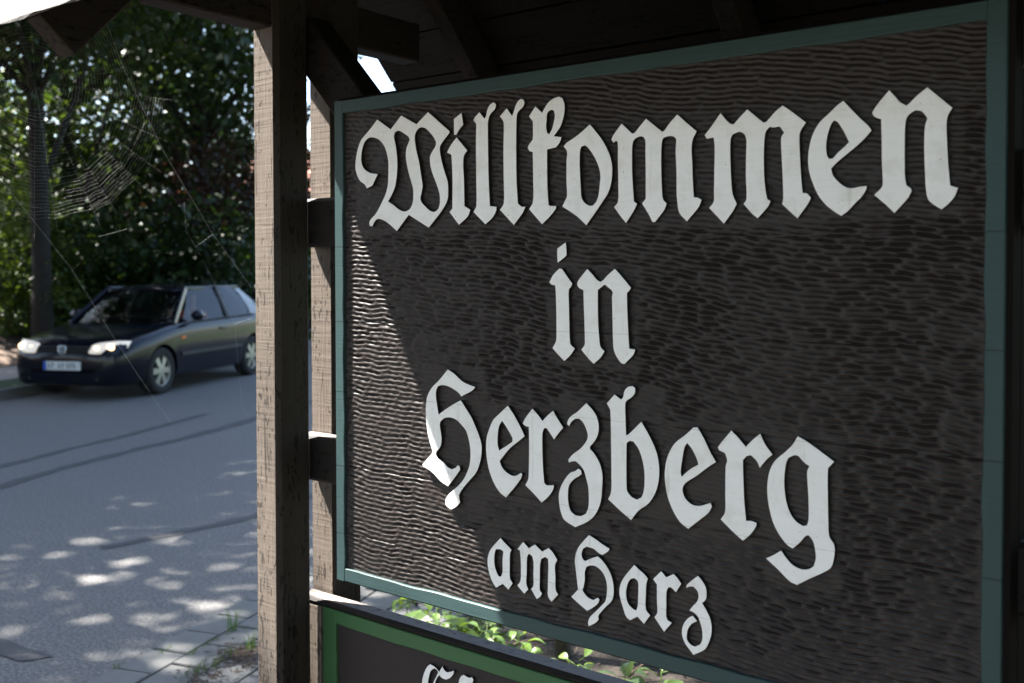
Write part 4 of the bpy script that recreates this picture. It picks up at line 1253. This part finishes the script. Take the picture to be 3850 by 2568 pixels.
F.append(tuple(range(ns))[::-1]); F.append(tuple((len(ST) - 1) * ns + j for j in range(ns)))
bm = bmesh.new()
bv = [bm.verts.new(p) for p in V]
for f_ in F: bm.faces.new([bv[i] for i in f_])
bmesh.ops.recalc_face_normals(bm, faces=bm.faces)
body = bm_obj('body', bm, M['paint'], car, True)
# wheel arches
cut_bm = bmesh.new()
for xa in (0, -2.511):
    for sy in (1, -1):
        Mx = Matrix.Translation((xa, sy * .80, .315)) @ Matrix.Rotation(math.pi / 2, 4, 'X')
        bmesh.ops.create_cone(cut_bm, cap_ends=True, segments=40, radius1=.345, radius2=.345, depth=.42, matrix=Mx)
cm = bpy.data.meshes.new('cut'); cut_bm.to_mesh(cm); cut_bm.free()
co_ = bpy.data.objects.new('cut', cm); COL.objects.link(co_); co_.parent = car
md = body.modifiers.new('arch', 'BOOLEAN'); md.object = co_; md.operation = 'DIFFERENCE'; md.solver = 'EXACT'
bpy.context.view_layer.update()
dg = bpy.context.evaluated_depsgraph_get()
nm = bpy.data.meshes.new_from_object(body.evaluated_get(dg))
body.modifiers.clear(); body.data = nm
bpy.data.objects.remove(co_)
nm.polygons.foreach_set('use_smooth', [True] * len(nm.polygons))
try: nm.set_sharp_from_angle(angle=math.radians(40))
except Exception: pass

def sheet(name, rows, mat, parent, thick=0.0, smooth=True):
    n = len(rows[0]); V = [p for r in rows for p in r]; F = []
    for i in range(len(rows) - 1):
        for j in range(n - 1):
            F.append((i * n + j, i * n + j + 1, (i + 1) * n + j + 1, (i + 1) * n + j))
    o = obj(name, mesh_from(name, V, F, mat, smooth), parent)
    if thick:
        bm = bmesh.new(); bm.from_mesh(o.data)
        bmesh.ops.solidify(bm, geom=list(bm.faces), thickness=thick)
        bm.to_mesh(o.data); bm.free()
    return o
# roof
rows = []
for x, hw, zc, ze in ((-.84, .50, 1.375, 1.350), (-.95, .555, 1.402, 1.366), (-1.25, .585, 1.428, 1.385), (-1.75, .595, 1.444, 1.398), (-2.15, .585, 1.437, 1.392), (-2.42, .56, 1.418, 1.378), (-2.58, .53, 1.388, 1.350)):
    rows.append([(x, hw * t, zc - (zc - ze) * abs(t) ** 2.5) for t in (-1.03, -.95, -.8, -.4, 0, .4, .8, .95, 1.03)])
sheet('roof', rows, M['paint'], car, 0.03)
for s in (1, -1):
    bar('pillar', (-.36, s * .785, .895), (-.98, s * .588, 1.380), .055, .085, M['paint'], car, up=(0.6, 0, 0.8), bevel=.012)
    bar('pillar', (-1.74, s * .835, .92), (-1.78, s * .598, 1.395), .05, .085, M['trim'], car, up=(1, 0, 0), bevel=.01)
    bar('roof_rail', (-.94, s * .590, 1.368), (-2.52, s * .570, 1.372), .045, .05, M['paint'], car, bevel=.012)
    q = [(-2.46, .830, .95), (-3.12, .735, .955), (-2.86, .63, 1.19), (-2.55, .555, 1.375), (-2.34, .578, 1.390), (-2.44, .66, 1.26), (-2.50, .77, 1.06)]
    V = [(x, s * y, z) for x, y, z in q] + [(x, s * (y - .045), z) for x, y, z in q]
    n = len(q)
    F = [tuple(range(n)), tuple(range(n, 2 * n))[::-1]] + [(i, (i + 1) % n, n + (i + 1) % n, n + i) for i in range(n)]
    bm = bmesh.new(); bv = [bm.verts.new(p) for p in V]
    for f_ in F: bm.faces.new([bv[i] for i in f_])
    bm_obj('rear_pillar', bm, M['paint'], car)
    # side panes
    sheet('side_window', [[(-.52, s * .815, .915), (-1.1, s * .815, .925), (-1.70, s * .825, .928)], [(-.80, s * .705, 1.155), (-1.25, s * .715, 1.16), (-1.72, s * .720, 1.165)], [(-1.02, s * .590, 1.368), (-1.4, s * .592, 1.385), (-1.74, s * .595, 1.39)]], M['glass'], car)
    sheet('side_window', [[(-1.79, s * .826, .930), (-2.2, s * .822, .940), (-2.48, s * .815, .955)], [(-1.80, s * .720, 1.165), (-2.2, s * .718, 1.170), (-2.48, s * .705, 1.17)], [(-1.81, s * .594, 1.388), (-2.2, s * .590, 1.388), (-2.38, s * .576, 1.38)]], M['glass'], car)
    bar('side_moulding', (-.42, s * .872, .50), (-2.10, s * .872, .50), .02, .05, M['trim'], car, bevel=.006)
    bar('belt_strip', (-.48, s * .845, .915), (-2.56, s * .838, .955), .02, .018, M['trim'], car, bevel=.004)
    box('door_handle', -1.62, -1.46, min(s * .862, s * .885), max(s * .862, s * .885), .775, .81, M['paint'], car, .008)
    box('side_indicator', -.52, -.42, min(s * .862, s * .876), max(s * .862, s * .876), .70, .735, M['amber'], car, .005)
    bm = bm_box(-.80, -.64, min(s * .86, s * 1.02), max(s * .86, s * 1.02), .94, 1.07, .035, 3)
    bm_obj('mirror', bm, M['paint'], car, True)
rows = []
for i in range(5):
    t = i / 4; rows.append([])
    for j in range(9):
        u = -1 + j / 4
        yb, yt = .75 * u, .555 * u
        xb = -.16 - .22 * u * u; xt = -.86 - .10 * u * u
        rows[-1].append((xb + (xt - xb) * t, yb + (yt - yb) * t, .935 - .04 * u * u + (1.370 - .935) * t + .03 * math.sin(math.pi * t)))
sheet('windscreen', rows, M['glass'], car)
sheet('rear_window', [[(-3.17, -.66, 1.0), (-3.19, 0, 1.0), (-3.17, .66, 1.0)], [(-2.58, -.52, 1.352), (-2.60, 0, 1.375), (-2.58, .52, 1.352)]], M['glass'], car)
box('tailgate', -3.24, -3.12, -.70, .70, .90, 1.0, M['paint'], car, .02, 2)
# wheels
def lathe(profile, n=36):
    V, F = [], []
    m_ = len(profile)
    for i in range(n):
        a = 2 * math.pi * i / n
        V += [(r * math.cos(a), y, r * math.sin(a)) for r, y in profile]
    for i in range(n):
        k = (i + 1) % n
        for j in range(m_ - 1):
            F.append((i * m_ + j, i * m_ + j + 1, k * m_ + j + 1, k * m_ + j))
    return V, F
tv, tf = lathe([(.20, -.09), (.225, -.098), (.275, -.100), (.300, -.088), (.312, -.05), (.315, 0), (.312, .05), (.300, .088), (.275, .100), (.225, .098), (.20, .09)])
tyre_m = mesh_from('tyre', tv, tf, M['tyre'], True)
bm = bmesh.new()
rv, rf = lathe([(.205, -.085), (.190, -.07), (.185, .0), (.190, .075), (.212, .094), (.220, .088)])
bv = [bm.verts.new(p) for p in rv]
for f_ in rf: bm.faces.new([bv[i] for i in f_])
for i in range(6):
    a = i * math.pi / 3
    t = bmesh.ops.create_cube(bm, size=1)['verts']
    for v in t:
        r_ = .035 if v.co.x < 0 else .205
        wd = .030 if v.co.x < 0 else .042
        p = Vector((r_, .062 + (.012 if v.co.x < 0 else 0) + .012 * (1 if v.co.y > 0 else -1), wd * (1 if v.co.z > 0 else -1)))
        v.co = Matrix.Rotation(a, 3, 'Y') @ p
bmesh.ops.create_cone(bm, cap_ends=True, segments=20, radius1=.055, radius2=.045, depth=.05, matrix=Matrix.Translation((0, .06, 0)) @ Matrix.Rotation(-math.pi / 2, 4, 'X'))
bmesh.ops.recalc_face_normals(bm, faces=bm.faces)
rim_m = bpy.data.meshes.new('rim'); bm.to_mesh(rim_m); bm.free(); rim_m.materials.append(M['alloy'])
bm = bmesh.new(); bmesh.ops.create_cone(bm, cap_ends=True, segments=28, radius1=.188, radius2=.188, depth=.01, matrix=Matrix.Translation((0, -.02, 0)) @ Matrix.Rotation(math.pi / 2, 4, 'X'))
disc_m = bpy.data.meshes.new('brake_disc'); bm.to_mesh(disc_m); bm.free(); disc_m.materials.append(M['trim'])
for xa in (0, -2.511):
    for s in (1, -1):
        wh = empty('wheel', (xa, s * .745, .314), 0 if s > 0 else math.pi, car)
        obj('tyre', tyre_m, wh); obj('rim', rim_m, wh); obj('brake_disc', disc_m, wh)
        box('arch_liner', xa - .34, xa + .34, min(s * .58, s * .60), max(s * .58, s * .60), .2, .66, M['inside'], car)
# face: headlights, grille, badge, plate
for s in (1, -1):
    rows = []
    for k in range(6):
        v = k / 5; rows.append([])
        for j in range(9):
            u = j / 8
            y = .37 + .40 * u
            x = .872 - .02 * u - .20 * u ** 2.6
            zc = .648 + .040 * u; hh = .070 * (1 - .30 * (abs(2 * u - 1)) ** 3)
            rows[-1].append((x - .10 * max(0, v - .15) ** 1.3 + .004, s * y, zc + (v - .5) * 2 * hh))
    hl = sheet('headlight', rows, M['lamp'], car, 0.02)
    for (u, zc, rd) in ((.63, .672, .052), (.46, .66, .034)):
        bm = bmesh.new(); bmesh.ops.create_uvsphere(bm, u_segments=14, v_segments=8, radius=rd)
        bmesh.ops.scale(bm, vec=(.35, 1, .8), verts=bm.verts)
        bmesh.ops.translate(bm, vec=(.846 - (.045 if u > .6 else 0), s * u, zc), verts=bm.verts)
        bm_obj('bulb', bm, M['bulb'], hl, True)
gr = box('grille', .80, .858, -.355, .355, .592, .684, M['trim'], car, .006)
for k in range(3):
    box('slat', .82, .868, -.35, .35, .604 + .027 * k, .614 + .027 * k, M['paint'], gr, .002)
bm = bmesh.new()
for i in range(24):
    pass
V, F = [], []
ring = [Vector((.876, math.cos(t * math.pi / 12) * .056, .640 + math.sin(t * math.pi / 12) * .056)) for t in range(25)]
add_tube(V, F, ring, [.0055] * 25, 6, False)
zc = .640
for a_, b_ in (((-.022, .048), (0, .006)), ((.022, .048), (0, .006)), ((-.046, .028), (-.020, -.046)), ((-.020, -.046), (0, -.006)), ((0, -.006), (.020, -.046)), ((.020, -.046), (.046, .028))):
    add_tube(V, F, [(.876, a_[0], zc + a_[1]), (.876, b_[0], zc + b_[1])], [.005, .005], 6)
obj('badge', mesh_from('badge', V, F, M['chrome'], True), car)
pl = box('number_plate', .874, .886, -.26, .26, .385, .495, M['plate'], car, .003)
box('country_band', .8865, .8885, -.26, -.218, .387, .493, M['plate_blue'], pl)
for k, (y, w_) in enumerate(((-.175, .03), (-.125, .036), (-.03, .034), (.02, .03), (.09, .034), (.135, .03), (.18, .03))):
    box('plate_mark', .8865, .8882, y - w_ / 2, y - w_ / 2 + .010, .40, .478, M['plate_ink'], pl)
    box('plate_mark', .8865, .8880, y - w_ / 2 + .010, y + w_ / 2, .432 + .02 * (k % 2), .446 + .02 * (k % 2), M['plate_ink'], pl)
box('air_intake', .845, .868, -.50, .50, .255, .345, M['trim'], car, .01)
# cabin
box('dashboard', -.80, -.50, -.70, .70, .90, .985, M['inside'], car, .03, 2)
for s in (.36, -.36):
    box('headrest', -1.86, -1.76, s - .12, s + .12, 1.10, 1.27, M['inside'], car, .04, 2)
    box('seat_back', -1.90, -1.76, s - .23, s + .23, .80, 1.10, M['inside'], car, .05, 2)
V, F = [], []
add_tube(V, F, [Vector((-1.10 - .07 * math.sin(t * math.pi / 12), .36 + .18 * math.cos(t * math.pi / 12), 1.0 + .165 * math.sin(t * math.pi / 12))) for t in range(25)], [.014] * 25, 6, False)
obj('steering_wheel', mesh_from('steering_wheel', V, F, M['inside'], True), car)

# ------------------------------------------------------------------ the driver
def skin_figure(name, joints, edges, mats, loc, rz, root=0):
    me = bpy.data.meshes.new(name)
    me.from_pydata([j[0] for j in joints], edges, [])
    o = bpy.data.objects.new(name, me); COL.objects.link(o)
    sk = o.modifiers.new('skin', 'SKIN'); sk.use_smooth_shade = True
    sv = me.skin_vertices[0].data if me.skin_vertices else None
    if sv is None:
        bm = bmesh.new(); bm.from_mesh(me); bm.verts.layers.skin.verify(); bm.to_mesh(me); bm.free(); sv = me.skin_vertices[0].data
    for i, j in enumerate(joints):
        r = j[1]; sv[i].radius = (r, r) if not isinstance(r, tuple) else r
        sv[i].use_root = (i == root)
    ss = o.modifiers.new('sub', 'SUBSURF'); ss.levels = 2; ss.render_levels = 2
    bpy.context.view_layer.update()
    nm = bpy.data.meshes.new_from_object(o.evaluated_get(bpy.context.evaluated_depsgraph_get()))
    bpy.data.objects.remove(o)
    for m_ in mats: nm.materials.append(m_)
    nm.polygons.foreach_set('use_smooth', [True] * len(nm.polygons))
    return nm
M['skin'] = flat_mat('skin', (0.45, 0.26, 0.18), 0.5)
M['red_top'] = flat_mat('orange_red_top', (0.50, 0.09, 0.04), 0.8)
M['trouser'] = flat_mat('dark_trousers', (0.03, 0.035, 0.05), 0.85)
M['hair'] = flat_mat('dark_hair', (0.03, 0.02, 0.015), 0.6)
J = [((0, 0, .52), .13), ((.0, 0, .72), (.13, .16)), ((.02, 0, .92), (.12, .19)), ((.03, 0, 1.03), (.07, .10)), ((.04, 0, 1.09), .05), ((.06, 0, 1.16), (.075, .065)), ((.065, 0, 1.25), (.09, .075)), ((.06, 0, 1.31), (.06, .05)),
     ((.03, .19, .99), .06), ((.13, .24, .80), .045), ((.34, .17, .95), .036), ((.42, .15, 1.03), .032), ((.455, .14, 1.08), .022),
     ((.03, -.19, .99), .06), ((.13, -.24, .80), .045), ((.34, -.17, .95), .036), ((.42, -.15, 1.03), .032), ((.455, -.14, 1.08), .022),
     ((.10, .10, .50), .09), ((.50, .12, .58), .07), ((.85, .12, .32), .05), ((.10, -.10, .50), .09), ((.50, -.12, .58), .07), ((.85, -.12, .32), .05),
     ((.145, 0, 1.19), .014)]
E_ = [(0, 1), (1, 2), (2, 3), (3, 4), (4, 5), (5, 6), (6, 7), (2, 8), (8, 9), (9, 10), (10, 11), (11, 12), (2, 13), (13, 14), (14, 15), (15, 16), (16, 17), (0, 18), (18, 19), (19, 20), (0, 21), (21, 22), (22, 23), (5, 24)]
pm = skin_figure('person', J, E_, [M['red_top'], M['skin'], M['trouser'], M['hair']], None, 0)
for pg in pm.polygons:
    c = pg.center
    if c.z > 1.06 and abs(c.y) < .12: pg.material_index = 3 if (c.z > 1.27 or (c.x < .04 and c.z > 1.12)) else 1
    elif c.x > .38 and c.z > .95: pg.material_index = 1
    elif c.z < .60: pg.material_index = 2
hd = math.radians(-64.5)
pp = Vector((-12.374, 5.586, 0)) + Vector((math.cos(hd) * -1.60 - math.sin(hd) * .36, math.sin(hd) * -1.60 + math.cos(hd) * .36, 0))
dr = obj('person', pm, None, pp, (0, 0, hd)); tag(dr, 'driver in an orange red top at the wheel of the navy car', 'person')
